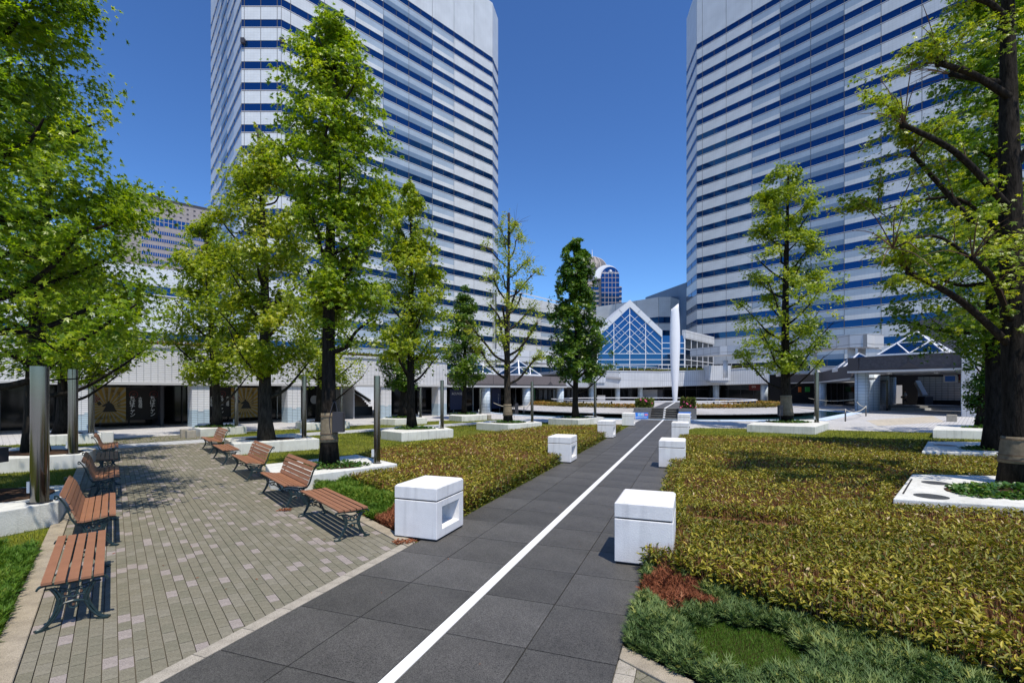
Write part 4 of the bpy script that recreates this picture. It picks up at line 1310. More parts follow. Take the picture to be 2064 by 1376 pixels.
# ================================================================== POND, PLAZA DISC, STEPS, SCULPTURE
DC = Vector((14.85, 53.9)); DR = 15.7
def circ(c, r, a0=0.0, a1=2 * PI, n=64): return [Vector((c.x + r * math.cos(a0 + (a1 - a0) * i / n), c.y + r * math.sin(a0 + (a1 - a0) * i / n))) for i in range(n)]
pond = [p for p in circ(DC, 17.7, R(100), R(270), 30)] + [Vector((14.85, 36.2)), Vector((21.9, 36.2)), Vector((33.3, 48.6)), Vector((32.6, 60)), Vector((24, 69))]
sheet_obj('water', pond, 0.012, M['water'])
edge = MB()
n = len(pond)
for i in range(n):
    a, c = pond[i], pond[(i + 1) % n]
    d = (c - a).normalized(); nn = Vector((d.y, -d.x))
    if (a + nn - DC).length < (a - DC).length: nn = -nn
    w_ = .85 if a.x > 14 and a.y < 50 else .4
    edge.prism([a - nn * .0, c - nn * .0, c + nn * w_, a + nn * w_], 0.0, .05 + .0003 * (i % 5))
o = edge.obj('pond_edge', M['white_stone_edge']); tag(o, kind='structure')
disc = MB()
r0 = circ(DC, DR); r1 = circ(DC, DR - 2.6); r2 = circ(DC, DR - 4.0)
n = 64
V = [(p.x, p.y, .22) for p in circ(DC, DR - 1.2)] + [(p.x, p.y, .30) for p in r0] + [(p.x, p.y, .36) for p in r0] + [(p.x, p.y, .70) for p in r1] + [(p.x, p.y, .72) for p in r2] + [(DC.x, DC.y, .72)]
fs = []
for k in range(4):
    for i in range(n): fs.append((k * n + i, k * n + (i + 1) % n, (k + 1) * n + (i + 1) % n, (k + 1) * n + i))
for i in range(n): fs.append((4 * n + i, 4 * n + (i + 1) % n, 5 * n))
disc.add(V, fs)
o = disc.obj('plaza_disc', M['ramp_stone']); tag(o, kind='structure')
# low rail around the disc
rail = empty('low_rail', (DC.x, DC.y, .72)); tag(rail, 'low white curved bench rail on dark brackets ringing the raised round plaza', 'rail')
b = MB()
rp_ = circ(DC, 10.4)
for i in range(64):
    a, c = rp_[i] - DC, rp_[(i + 1) % 64] - DC
    b.bar((a.x, a.y, .5), (c.x, c.y, .5), .4, .08)
b.at('rail_top', M['alu_white'], (0, 0, 0), 0, rail)
for i in range(0, 64, 3):
    a = rp_[i] - DC; b = MB(); b.box(a.x - .06, a.x + .06, a.y - .06, a.y + .06, 0, .46); b.at('bracket', M['dark_box'], (0, 0, 0), 0, rail)
# steps and deck
stp = empty('plaza_steps', (gp(36, 1.6).x, gp(36, 1.6).y, 0)); tag(stp, 'dark granite steps with white centre line between rough grey side walls, rising from the path', 'steps')
def st_part(b, nm, m): return b.at(nm, m, (P1.x - stp.location.x, P1.y - stp.location.y, 0), GANG, stp)   # local x = across, y = along
for k in range(5):
    b = MB(); b.box(.62, 1.5, S_END + .35 * k, S_END + .35 * (k + 1) + (.0 if k < 4 else 0), .0, .16 * (k + 1)); b.box(1.65, 2.6, S_END + .35 * k, S_END + .35 * (k + 1), 0, .16 * (k + 1)); st_part(b, 'step', M['granite'][k % 3])
    b = MB(); b.box(1.5, 1.65, S_END + .35 * k, S_END + .35 * (k + 1), 0, .16 * (k + 1) + .004); st_part(b, 'step_stripe', M['marble'])
    b = MB(); b.box(.62, 2.6, S_END + .35 * k - .03, S_END + .35 * k - .001, .16 * (k + 1) - .04, .16 * (k + 1) + .003)
    st_part(b, 'nosing', M['grout'])
for (w0, w1) in ((-.62, .6), (2.62, 3.85)):
    b = MB(); b.box(w0, w1, S_END + .1, S_END + 3.6, 0, .86); st_part(b, 'side_wall', M['rough_grey'])
b = MB(); b.box(.62, 2.6, S_END + 1.75, 58.6, .55, .8); st_part(b, 'deck', M['granite'][0])
b = MB(); b.box(1.5, 1.64, S_END + 1.75, 58.0, .801, .806); st_part(b, 'deck_stripe', M['marble'])
# spindle sculpture
sp = empty('spindle_sculpture', (19.15, 58.3, .72)); tag(sp, 'tall white spindle sculpture standing at the end of the white line', 'sculpture')
prof = [(0, .34), (.6, .42), (2.2, .58), (4.2, .76), (6.2, .87), (7.6, .90), (9.0, .85), (10.4, .74), (11.3, .62)]
zs = [p[0] for p in prof]
b = MB(); n = 28
V, fs = [], []
zz = [i * 11.3 / 36 for i in range(37)]
for z in zz:
    r_ = float(np.interp(z, zs, [p[1] for p in prof])) * .66
    for i in range(n):
        a = 2 * PI * i / n
        V.append((r_ * math.cos(a), r_ * .8 * math.sin(a), z + (0.35 * math.cos(a) if z > 11.2 else 0)))
for k in range(36):
    for i in range(n): fs.append((k * n + i, k * n + (i + 1) % n, (k + 1) * n + (i + 1) % n, (k + 1) * n + i))
fs.append(tuple(36 * n + i for i in range(n)))
b.add(V, fs)
b.at('spindle_body', M['alu_white'], (0, 0, 0), 0, sp, True)
b = MB(); b.tube([(0, 0, -.1), (0, 0, .02)], .42, 24); b.at('plinth', M['dark_box'], (0, 0, 0), 0, sp)

# ================================================================== LANTERN BLOCKS ALONG THE PATH
def make_block():
    root = empty('lantern_block', (0, 0, 0))
    b = MB(); W_, L_ = .70, .87
    b.box(.02, W_ - .02, .02, L_ - .02, .0, .03)
    b.at('foot', M['shadow_gap'], (0, 0, 0), 0, root)
    # body with a tapered niche in the +x face
    b = MB()
    z0, z1 = .03, .565
    oy0, oy1, oz0, oz1 = .17, .72, .15, .47
    iy0, iy1, iz0, iz1 = .27, .62, .20, .45
    xi = W_ - .36
    V = [(0, 0, z0), (W_, 0, z0), (W_, L_, z0), (0, L_, z0), (0, 0, z1), (W_, 0, z1), (W_, L_, z1), (0, L_, z1),
         (W_, oy0, oz0), (W_, oy1, oz0), (W_, oy1, oz1), (W_, oy0, oz1), (xi, iy0, iz0), (xi, iy1, iz0), (xi, iy1, iz1), (xi, iy0, iz1)]
    Fc = [(0, 3, 2, 1), (4, 5, 6, 7), (0, 1, 5, 4), (2, 3, 7, 6), (3, 0, 4, 7),
          (1, 2, 9, 8), (2, 6, 10, 9), (6, 5, 11, 10), (5, 1, 8, 11),
          (8, 9, 13, 12), (9, 10, 14, 13), (10, 11, 15, 14), (11, 8, 12, 15), (12, 13, 14, 15)]
    b.add(V, Fc)
    bevel(b.at('body', M['concrete_white'], (0, 0, 0), 0, root), .008, 2)
    b = MB(); b.box(.03, W_ - .03, .03, L_ - .03, .5655, .584); b.at('recessed_joint', M['shadow_gap'], (0, 0, 0), 0, root)
    b = MB(); b.box(0, W_, 0, L_, .5845, .755)
    c = .028
    b2 = MB(); b2.add([(0, 0, .7552), (W_, 0, .7552), (W_, L_, .7552), (0, L_, .7552), (c, c, .782), (W_ - c, c, .782), (W_ - c, L_ - c, .782), (c, L_ - c, .782)],
                      [(4, 5, 6, 7), (0, 1, 5, 4), (1, 2, 6, 5), (2, 3, 7, 6), (3, 0, 4, 7)])
    b.append(b2)
    bevel(b.at('cap', M['concrete_white'], (0, 0, 0), 0, root), .006, 2)
    b = MB(); b.box(xi + .002, xi + .03, .36, .53, .26, .34); b.at('lamp_panel', M['dark_box'], (0, 0, 0), 0, root)
    return root


proto = make_block()
BL = ['nearest white stone lantern block left of the path, at the end of the brick paving',
      'second white stone lantern block from the camera, left of the path',
      'third white stone lantern block from the camera, left of the path',
      'farthest white stone lantern block left of the path, beside the blue sign']
BR = ['nearest white stone lantern block right of the path, beside the dead juniper',
      'second white stone lantern block from the camera right of the path',
      'third white stone lantern block from the camera right of the path',
      'farthest white stone lantern block right of the path, half hiding a blue sign']
first = True
for k in range(4):
    for side, lab in ((0, BL[k]), (1, BR[k])):
        o = proto if first else copy_tree(proto)
        first = False
        s = 3.65 + 8.13 * k
        if side == 0:
            p = gp(s, -.43); o.rotation_euler.z = GANG
        else:
            p = gp(s + .87, 3.48); o.rotation_euler.z = GANG + PI
        o.location = (p.x, p.y, .033)
        tag(o, lab, 'lantern block', 'white lantern blocks lining the path')

# ================================================================== BENCHES
BLEN = 1.86


def curve_pts(pts, n=6):
    """Catmull-Rom through the given points"""
    P = [Vector(p) for p in pts]
    out = []
    for i in range(len(P) - 1):
        p0, p1, p2, p3 = P[max(i - 1, 0)], P[i], P[i + 1], P[min(i + 2, len(P) - 1)]
        for k in range(n):
            t = k / n
            out.append(0.5 * ((2 * p1) + (p2 - p0) * t + (2 * p0 - 5 * p1 + 4 * p2 - p3) * t * t + (3 * p1 - p0 - 3 * p2 + p3) * t ** 3))
    out.append(P[-1])
    return out


def spiral(cy, cz, r0, r1, a0, turns, x=0, n=14):
    return [(x, cy + (r0 + (r1 - r0) * i / n) * math.cos(a0 + turns * 2 * PI * i / n), cz + (r0 + (r1 - r0) * i / n) * math.sin(a0 + turns * 2 * PI * i / n)) for i in range(n + 1)]


def end_frame(back):
    b = MB()
    yz = lambda pts: [(0, p[0], p[1]) for p in pts]
    def rail(pts, w=.045, t=.016):
        c = curve_pts(yz(pts), 6)
        for i in range(len(c) - 1): b.bar(c[i], c[i + 1] + (c[i + 1] - c[i]) * .15, t, w, up=(1, 0, 0))
    def rod(pts, r=.011, n=6): b.tube(curve_pts(yz(pts), n), r, 6)
    if back:
        rail([(-.02, .375), (.0, .40), (.06, .405), (.16, .385), (.30, .36), (.40, .365), (.455, .42), (.49, .52), (.53, .64), (.60, .76), (.635, .77)])
    else:
        rail([(-.02, .37), (.0, .395), (.06, .405), (.16, .395), (.24, .39), (.32, .395), (.41, .405), (.46, .395), (.48, .37)])
    # legs: two S-curves joined by an arch
    for sg in (0, 1):
        m = (lambda p: (p[0], p[1])) if sg == 0 else (lambda p: (.46 - p[0], p[1]))
        for dx in (0, .025):
            rod([m(q) for q in [(.07 + dx, .37), (.11 + dx, .30), (.125 + dx, .22), (.09 + dx, .12), (.03 + dx * .6, .03), (-.02, .012)]], .012)
        b.bar((-.02, m((-.03, 0))[0], .008), (.02, m((.06, 0))[0], .008), .05, .016)
        b.tube([Vector(p) for p in spiral(m((.15, 0))[0], .335, .035, .008, PI if sg == 0 else 0, 1.2 if sg == 0 else -1.2)], .008, 5)
        rod([m(q) for q in [(.11, .15), (.15, .205), (.23, .222)]], .011)
        b.ring((0, m((.175, 0))[0], .30), .028, .009)
        rod([m(q) for q in [(.12, .25), (.17, .27), (.23, .255)]], .009)
    b.ring((0, .23, .19), .034, .010); b.ring((0, .23, .285), .026, .009)
    rod([(.03, .365), (.12, .36), (.23, .33), (.34, .36), (.43, .365)], .009)
    if back:
        rod([(.36, .34), (.42, .36), (.455, .43)], .010)
        b.tube([Vector(p) for p in spiral(.62, .745, .03, .008, PI / 2, 1.0)], .009, 5)
    return b


def make_bench(back):
    root = empty('backed_bench' if back else 'flat_bench', (0, 0, 0))
    ef = end_frame(back).mesh('end_frame', M['iron'])
    for x in (.05, BLEN - .05): link('end_frame', ef, root, (x, 0, 0))
    b = MB(); b.tube([(.05, .23, .19), (BLEN - .05, .23, .19)], .010, 6); b.at('tie_rod', M['iron'], (0, 0, 0), 0, root)
    b = MB()
    for x in (.05, BLEN - .05):
        sg = -1 if x < 1 else 1
        for (y, z) in ((.175, .30), (.285, .30), (.23, .19)): b.tube([(x + sg * .004, y, z), (x + sg * .016, y, z)], .011, 6)
    o = b.at('bolt', M['bolt'], (0, 0, 0), 0, root); tag(o, kind='stuff')
    sm = MB(); sm.box(0, BLEN, -.0365, .0365, 0, .022)
    me = sm.mesh('slat', M['slat'])
    bm_ = me
    def slat(y, z, tilt):
        o = link('slat', bm_, root, (0, y, z)); o.rotation_euler = (tilt, 0, 0); return o
    if back:
        seat = [(.035, .428, .10), (.120, .421, -.16), (.205, .405, -.22), (.290, .389, -.15), (.372, .386, .10)]
        for y, z, t in seat: slat(y, z, t)
        bk = [(.447, .435, 1.05), (.478, .515, 1.17), (.502, .597, 1.22), (.534, .677, 1.10), (.585, .747, .80)]
        for y, z, t in bk: slat(y - .025, z + .01, t)
    else:
        for i in range(5): slat(.048 + .091 * i, .418 + (.002 if i in (0, 4) else -.004), 0)
    for o in root.children:
        if o.name.startswith('slat'): pass
    return root


flat = make_bench(False); backed = make_bench(True)
used = {True: False, False: False}
LBEN = [(-3.86, 4.71, 0, 'flat slatted bench nearest the camera on the left side of the brick path'),
        (-5.52, 6.91, 1, 'backed slatted bench directly behind the nearest flat bench, left of the brick path'),
        (-7.93, 10.02, 1, 'backed slatted bench half in tree shade, middle one on the left of the brick path'),
        (-10.02, 12.64, 0, 'flat slatted bench in tree shade on the left of the brick path'),
        (-12.06, 15.2, 1, 'farthest backed slatted bench on the left of the brick path, beside a concrete cube')]
RBEN = [(-2.49, 7.09, 0, 'flat slatted bench on the right of the brick path, nearest the lantern block'),
        (-4.12, 8.96, 1, 'backed slatted bench on the right of the brick path beside the burlap wrapped tree'),
        (-6.32, 11.79, 1, 'backed slatted bench on the right of the brick path, second backed one from the camera'),
        (-8.36, 14.3, 0, 'flat slatted bench right of the brick path, before a white planter corner'),
        (-10.3, 16.85, 1, 'farthest backed slatted bench on the right of the brick path')]
for side, lst in ((0, LBEN), (1, RBEN)):
    for x, y, bk, lab in lst:
        proto = backed if bk else flat
        o = copy_tree(proto) if used[bool(bk)] else proto
        used[bool(bk)] = True
        p = Vector((x, y)) + (U2 * BLEN if side else Vector((0, 0)))
        o.location = (p.x, p.y, .031)
        o.rotation_euler.z = PANG + (PI if side else 0)
        tag(o, lab, 'bench', 'slatted benches with iron frames along the brick path')

# ================================================================== PLANTERS, POLES, IVY
ZP = .40
PL = [  # name, top corner pixels, label
    ('T0', [(-330, 1085), (118, 1010), (141, 976), (0, 984), (-330, 1000)], 'white planter wall behind the second bench on the left, with the big steel pole'),
    ('T1', [(-120, 932), (172, 914.5), (194, 903), (122, 897), (-120, 908)], 'white planter behind the shaded benches on the left, holding a leaning trunk'),
    ('T2', [(41, 880), (206, 873.5), (192, 866), (60, 869)], 'low white planter in front of the yellow poster at the left'),
    ('T3', [(388, 861), (404, 864.5), (497, 858), (474, 851.5), (400, 853)], 'low white planter behind the farthest right bench, near the second yellow poster'),
    ('T4', [(452, 883), (471, 894), (644, 883.7), (592, 872.5)], 'white planter behind the flat shaded bench, holding the twin limbed tree'),
    ('T5', [(535, 935), (545, 951), (612, 958), (801, 934), (719, 915.7)], 'white planter holding the burlap wrapped tree and a steel pole beside the backed bench'),
    ('T5b', [(595.5, 849.5), (618, 853), (705, 849.5), (682, 844.5), (610, 845)], 'low white planter seen behind the burlap wrapped tree in front of the shops'),
    ('T6', [(767.6, 867), (809.6, 871.5), (914, 864.5), (890, 858), (800, 858.5)], 'white planter standing on the lawn just right of the burlap wrapped tree'),
    ('T6b', [(766.6, 843.4), (796, 844.5), (860.7, 841.7), (845, 837.8), (785, 838.5)], 'small far white planter with a dark tree in front of the arcade stairs'),
    ('T7', [(905, 836.5), (931, 838.3), (982, 835.5), (962, 831.7), (916, 832.5)], 'far white planter in front of the brown arcade at its left end'),
    ('T8', [(960, 851.5), (1023.8, 855.2), (1092.5, 850.6), (1060, 845.5), (985, 846.8)], 'white planter of the bare pollarded tree at the far edge of the left bed'),
    ('T9', [(1105, 842.8), (1166, 845.7), (1218, 840.5), (1195, 837.6), (1125, 838.4)], 'white planter of the dense green tree left of the sculpture'),
    ('T10', [(1505, 855), (1643, 859.8), (1672, 851), (1641, 845), (1530, 847.5)], 'white planter of the tree beside the pond, right of the sculpture'),
    ('T11', [(1800, 1004), (2330, 1036), (2260, 963), (1838, 955)], 'large white planter with two round covers beside the nearest trunk on the right'),
    ('T13', [(1858, 909), (2070, 914), (2055, 891), (1870, 889)], 'middle white planter of three at the right edge, in tree shade'),
    ('T12', [(1880, 865.5), (2045, 869), (2035, 857), (1888, 855.5)], 'farthest of three white planters at the right edge, under the ivy covered trunk'),
]
PPOLY = {}
for nm, px, lab in PL:
    poly = [G(x, y, ZP) for x, y in px]
    c = sum(poly, Vector((0, 0, 0))) / len(poly)
    PPOLY[nm] = [Vector((p.x, p.y)) for p in poly]
    r = empty('planter', (c.x, c.y, 0)); tag(r, lab, 'planter', 'white planters under the trees')
    b = MB(); b.prism([(p.x - c.x, p.y - c.y) for p in poly], 0, ZP)
    bevel(b.at('planter_wall', M['planter_white'], (0, 0, 0), 0, r), .018, 2)
PCTR = {k: sum(v, Vector((0, 0))) / len(v) for k, v in PPOLY.items()}


def planter_of(nm): return [o for o in bpy.data.objects if o.get('label') == dict((a, l) for a, _, l in PL)[nm] and o.parent is None][0]


r11 = planter_of('T11')
for (px, py, rr) in ((1886, 973, .22), (1877, 1000, .24)):
    p = G(px, py, ZP); b = MB(); b.tube([(0, 0, .0), (0, 0, .006)], rr, 24); b.at('round_cover', M['post'], (p.x - r11.location.x, p.y - r11.location.y, ZP), 0, r11)
p0 = G(1838, 965, ZP); p1 = G(1820, 995, ZP)
b = MB(); b.bar((p0.x - r11.location.x, p0.y - r11.location.y, ZP + .002), (p1.x - r11.location.x, p1.y - r11.location.y, ZP + .002), .025, .008); b.at('drain_slot', M['shadow_gap'], (0, 0, 0), 0, r11)
r13 = planter_of('T13')
p = G(1905, 897, ZP); b = MB(); b.tube([(0, 0, 0), (0, 0, .006)], .3, 24); b.at('round_cover', M['post'], (p.x - r13.location.x, p.y - r13.location.y, ZP), 0, r13)

POLES = [(80, 738, 1012, .118, 'T0', 'thick mirror steel pole on the planter behind the second bench on the left'),
         (147, 744, 914, .115, 'T1', 'mirror steel pole on the planter behind the shaded left benches'),
         (184, 778, 872, .11, 'T2', 'slim far steel pole in front of the yellow poster'),
         (476.5, 779, 858, .09, 'T3', 'slim far steel pole between the shop banners behind the right benches'),
         (613, 757.5, 882, .088, 'T4', 'mirror steel pole right of the twin limbed tree'),
         (688.5, 780.5, 848.5, .09, 'T5b', 'far steel pole seen just right of the burlap wrapped trunk'),
         (760, 757, 933, .078, 'T5', 'mirror steel pole on the planter of the burlap wrapped tree'),
         (891, 766, 863, .085, 'T6', 'steel pole on the planter right of the burlap wrapped tree, at its far corner'),
         (847.5, 781, 840.5, .09, 'T6b', 'far steel pole in front of the arcade stairs'),
         (968, 782, 834, .09, 'T7', 'far steel pole at the brown arcade beside a round pillar'),
         (1072.5, 769, 850, .085, 'T8', 'steel pole right of the bare pollarded tree'),
         (1199.5, 771, 840.5, .09, 'T9', 'steel pole right of the dense green tree'),
         (1646, 751, 851, .115, 'T10', 'mirror steel pole right of the tree beside the pond')]
for px, yt, yb_, rad, pn, lab in POLES:
    p = G(px, yb_, ZP); h = HC + (H0 - yt) * p.y / F - ZP
    r = empty('steel_pole', (p.x, p.y, ZP)); tag(r, lab, 'pole', 'mirror steel poles on the planters')
    b = MB(); b.tube([(0, 0, .012), (0, 0, h)], rad, 32); b.at('shaft', M['steel'], (0, 0, 0), 0, r, True)
    m_ = r.children[0].modifiers.new('edge', 'EDGE_SPLIT'); m_.split_angle = R(40)
    b = MB(); b.tube([(0, 0, 0), (0, 0, .012)], rad * 1.35, 24); b.at('base_plate', M['dark_box'], (0, 0, 0), 0, r)
    b = MB(); b.box(-rad - .045, -rad * .75, -.05, .05, .16, .34); b.at('socket_box', M['alu'], (0, 0, 0), 0, r)

# concrete cubes
for i, (x0, x1, yt, yb2, lab) in enumerate(((206, 229, 866, 893, 'pale concrete cube against the end of the low planter, behind the farthest left bench'),
                                          (365, 380, 861, 883, 'pale concrete cube left of a pair at the end of the brick path'),
                                          (376.5, 396, 864, 884, 'pale concrete cube right of a pair at the end of the brick path'),
                                          (1919, 1939, 833, 849.5, 'grey concrete cube in front of the tiled pier at the passage'),
                                          (982, 993, 834, 846, 'small pale concrete cube at the end of the far planter by the brown arcade'))):
    p = G((x0 + x1) / 2, yb2); w = (x1 - x0) * p.y / F * .8
    h = (yb2 - yt) * p.y / F * .82
    b = MB(); b.box(-w / 2, w / 2, 0, w, 0, h)
    o = b.at('concrete_cube', M['border'] if i else M['planter_white'], (p.x, p.y, 0.008), ANG_A)
    bevel(o, .015, 2); tag(o, lab, 'stone cube', 'concrete cubes')

# ================================================================== TREES
def leaves_into(name, mat, C, Nrm, Tng, size, tint, proto, parent):
    fr = rand_rot(Nrm, Tng)
    me = scatter_mesh(name, mat, proto[0], proto[1], C, fr, size, tint)
    return link(name, me, parent)


def tree(label, base, Y, crown, tr, nleaf, leaf, mat, name='sweetgum_tree', nlimb=16, seed=1, lean=(0, 0), pollard=False, limbs=None, topfrac=1.0,
         proto=STAR, clump=.42, bark='bark', wrap=None, box=None, r_top=.035, zb=ZP, knobs=True, tint_mu=.5, inner=.25, depth=1.0, rise=.85, sprig=0.0, voids=.16, wide=1.06):
    """crown: (pixel y, left x, right x) rows from the top down, as measured at the trunk's distance Y"""
    rnd = random.Random(seed); rng = np.random.default_rng(seed)
    b0 = G(base[0], base[1], zb) if Y is None else Vector(((base[0] - CX) * Y / F, Y, zb))
    Yd = b0.y
    root = empty(name, b0); tag(root, label, 'tree', 'trees in the planters')
    rows = sorted([(HC + (H0 - y) * Yd / F - zb, (l - CX) * Yd / F - b0.x, (r - CX) * Yd / F - b0.x) for y, l, r in crown])
    hz = np.array([q[0] for q in rows]); hl = np.array([q[1] for q in rows]); hr = np.array([q[2] for q in rows])
    def prof(z):
        l, r = np.interp(z, hz, hl) * wide, np.interp(z, hz, hr) * wide
        return (l + r) / 2, (r - l) / 2
    ztop, zbot = hz[-1], hz[0]
    ztr = ztop * topfrac if topfrac <= 1 else ztop
    tm = MB()
    n = 14
    cx_top = prof(ztop)[0]
    pts, rads = [], []
    for i in range(n + 1):
        t = i / n; z = ztr * t
        wob = .05 * math.sin(5 * t + seed) * (1 if 0 < t else 0)
        x = cx_top * t ** 1.5 + lean[0] * t + wob; y = lean[1] * t + .05 * math.sin(4 * t + 2 * seed)
        pts.append(Vector((x, y, z)))
        flare = 1 + .38 * math.exp(-z / .16)
        rads.append(max(r_top, tr * (1 - t) ** .75) * flare if z < ztr else r_top)
    tm.tube(pts, rads, 12)
    def trunk_at(z):
        t = min(max(z / ztr, 0), 1); i = min(int(t * n), n - 1); f = t * n - i
        return pts[i].lerp(pts[i + 1], f), rads[i] + (rads[i + 1] - rads[i]) * f
    tips = []                                   # (point, weight) where leaves gather
    tw = MB()
    def limb(p0, p3, r0, r1, sag=.12, sub=3):
        d = p3 - p0
        mid1 = p0 + d * .35 + Vector((rnd.uniform(-.08, .08), rnd.uniform(-.08, .08), -sag * d.length))
        mid2 = p0 + d * .7 + Vector((rnd.uniform(-.1, .1), rnd.uniform(-.1, .1), -sag * .6 * d.length))
        c = curve_pts([p0, mid1, mid2, p3], 4)
        tm.tube(c, [r0 + (r1 - r0) * i / (len(c) - 1) for i in range(len(c))], 7)
        for i, q in enumerate(c):
            if i > len(c) * .35: tips.append((q, .8 if i < len(c) - 2 else 1.4))
        for k in range(sub):
            q = c[rnd.randint(len(c) // 3, len(c) - 2)]
            e = q + Vector((rnd.uniform(-1, 1), rnd.uniform(-1, 1), rnd.uniform(.1, .9))) * d.length * .3
            tm.tube([q, (q + e) / 2 + Vector((0, 0, -.03)), e], [r1 * 1.1, r1 * .8, r1 * .35], 5)
            tips.append((e, 1.2)); tips.append(((q + e) / 2, .8))
        return c
    if limbs is None:
        for k in range(nlimb):
            f = (k + .3) / nlimb
            z = zbot + (ztop - zbot) * (.05 + f * .88)
            a = k * 2.39996 + rnd.uniform(-.4, .4)
            cxx, rr = prof(min(z + (ztop - zbot) * .08, ztop))
            ln = rr * rnd.uniform(.7, .95)
            z0 = max(z - ln * rise, .25 * zbot)
            p0, r_ = trunk_at(z0)
            p3 = Vector((cxx + ln * math.cos(a), ln * depth * math.sin(a), z + rnd.uniform(0, .2)))
            rr0 = max(min(r_ * .5, .075), .018)
            c = limb(p0, p3, rr0, .014 if not pollard else rr0 * .72, .1, 3 if not pollard else 0)
            if pollard:
                tm.sphere(p3, rr0 * 1.25, 8, 6)
                for q in range(9):
                    d = Vector((math.cos(a) * .6 + rnd.uniform(-.8, .8), math.sin(a) * .6 + rnd.uniform(-.8, .8), rnd.uniform(-.1, 1.1))).normalized() * rnd.uniform(.5, 1.15)
                    e = p3 + d; m1 = p3 + d * .5 + Vector((0, 0, .06))
                    tw.tube([p3, m1, e], [.010, .007, .004], 4, 0, False)
                    for t in (.35, .6, .8, 1.0): tips.append((p3 + d * t, .6))
    else:
        for (q0, q1, q2, r0, r1) in limbs:
            p0, p1, p3 = q0 - b0, q1 - b0, q2 - b0
            c = curve_pts([p0, p1, p3], 6)
            tm.tube(c, [r0 + (r1 - r0) * i / (len(c) - 1) for i in range(len(c))], 9)
            if knobs:
                tm.sphere(p3, r1 * 1.5, 9, 7)
                for j in range(4): tm.sphere(p3 + Vector((rnd.uniform(-1, 1), rnd.uniform(-1, 1), rnd.uniform(-1, 1))) * r1 * 1.1, r1 * .8, 7, 5)
            for q in range(13):
                dd = (p3 - p1).normalized()
                d = (dd * .7 + Vector((rnd.uniform(-1, 1), rnd.uniform(-1, 1), rnd.uniform(-.3, 1.2)))).normalized() * rnd.uniform(.45, 1.25)
                st = p3 if q < 9 else c[rnd.randint(5, len(c) - 1)]
                e = st + d; m1 = st + d * .5 + Vector((0, 0, .08))
                cc = curve_pts([st, m1, e + Vector((0, 0, -.06))], 3)
                tw.tube(cc, [.011, .010, .009, .008, .007, .005, .004], 4, 0, False)
                for w in cc[2:]: tips.append((w, .8))
    tro = tm.at('trunk', M[bark], (0, 0, 0), 0, root, True)
    if tw.v: tag(tw.at('twig_shoots', M['twig'], (0, 0, 0), 0, tro), kind='stuff')
    # clumps: limb tips plus random points inside the profile
    cl = [t for t in tips]
    if inner > 0:
        m = int(len(cl) * inner) + 8 if limbs is None else int(150 * inner)
        for i in range(m * 3):
            z = rng.uniform(zbot, ztop)
            cxx, rr = prof(z)
            q = math.sqrt(rng.random()) * rr * (.95 if limbs is None else .42); a = rng.uniform(0, 2 * PI)
            cl.append((Vector((cxx + q * math.cos(a), q * depth * math.sin(a), z)), .9))
    C = np.array([tuple(c[0]) for c in cl]); Wt = np.array([c[1] for c in cl])
    if limbs is None and not pollard:
        kk = min(len(C), max(40, nleaf // 75)); sel = rng.choice(len(C), kk, replace=False, p=Wt / Wt.sum()); C = C[sel]; Wt = Wt[sel]
    NL = int(nleaf * 2.6)
    idx = rng.choice(len(C), NL, p=Wt / Wt.sum())
    sg = clump * (.45 if pollard or (limbs is not None and sprig) else 1.0)
    P = C[idx] + np.clip(rng.normal(size=(NL, 3)), -1.7, 1.7) * np.array([sg, sg, sg * .6]) * rng.uniform(.35, 1.0, (NL, 1))
    cx_, rr_ = prof(P[:, 2])
    rad = np.sqrt((P[:, 0] - cx_) ** 2 + (P[:, 1] / depth) ** 2)
    k3 = rng.normal(size=(7, 3)); k3 = k3 / np.linalg.norm(k3, axis=1, keepdims=True) * (2 * PI / (np.interp(.5, [0, 1], [rr_.mean() * .9, rr_.mean() * 1.1]))) * np.linspace(.7, 1.7, 7)[:, None]
    vn = sum(np.sin(P @ k3[i] + rng.uniform(0, 6.28)) for i in range(7)) / 2.6
    keep = (vn > -voids) & (rad < rr_ * (1.0 + .20 * vn) * (1.04 + .22 * np.sin(3 * np.arctan2(P[:, 1], P[:, 0]) + P[:, 2] * 2.3) * .6)) & (P[:, 2] < ztop + .25) & (P[:, 2] > zbot - .25)
    P = P[keep][:nleaf]; idk = idx[keep][:nleaf]
    k = len(P)
    out = np.stack([P[:, 0] - cx_[keep][:nleaf], P[:, 1], np.zeros(k)], 1)
    out /= np.maximum(np.linalg.norm(out, axis=1, keepdims=True), .05)
    nrm = np.array([0, 0, 1.0]) * .9 + out * .45 + rng.normal(size=(k, 3)) * .55
    tng = out * .8 + np.array([0, 0, -.45]) + rng.normal(size=(k, 3)) * .6
    size = leaf * rng.uniform(.65, 1.2, k)
    ct = rng.normal(0, .16, len(C))
    tint = tint_mu + ct[idk] + rng.normal(0, .16, k)
    leaves_into('crown', mat, P, nrm, tng, size, tint, proto, root)
    if wrap:
        z0, z1 = wrap
        b = MB(); zz = np.linspace(z0, z1, 9)
        b.tube([trunk_at(z)[0] for z in zz], [trunk_at(z)[1] * 1.07 + .006 + .004 * math.sin(9 * z) for z in zz], 16)
        w = b.at('burlap_wrap', M['burlap'], (0, 0, 0), 0, root, True)
        for f in (.12, .3, .9):
            z = z0 + (z1 - z0) * f; c0, r_ = trunk_at(z); b = MB(); b.ring((c0.x, c0.y, c0.z), r_ * 1.1 + .014, .007, 'z', 16, 4)
            b.at('tie_cord', M['twig'], (0, 0, 0), 0, w)

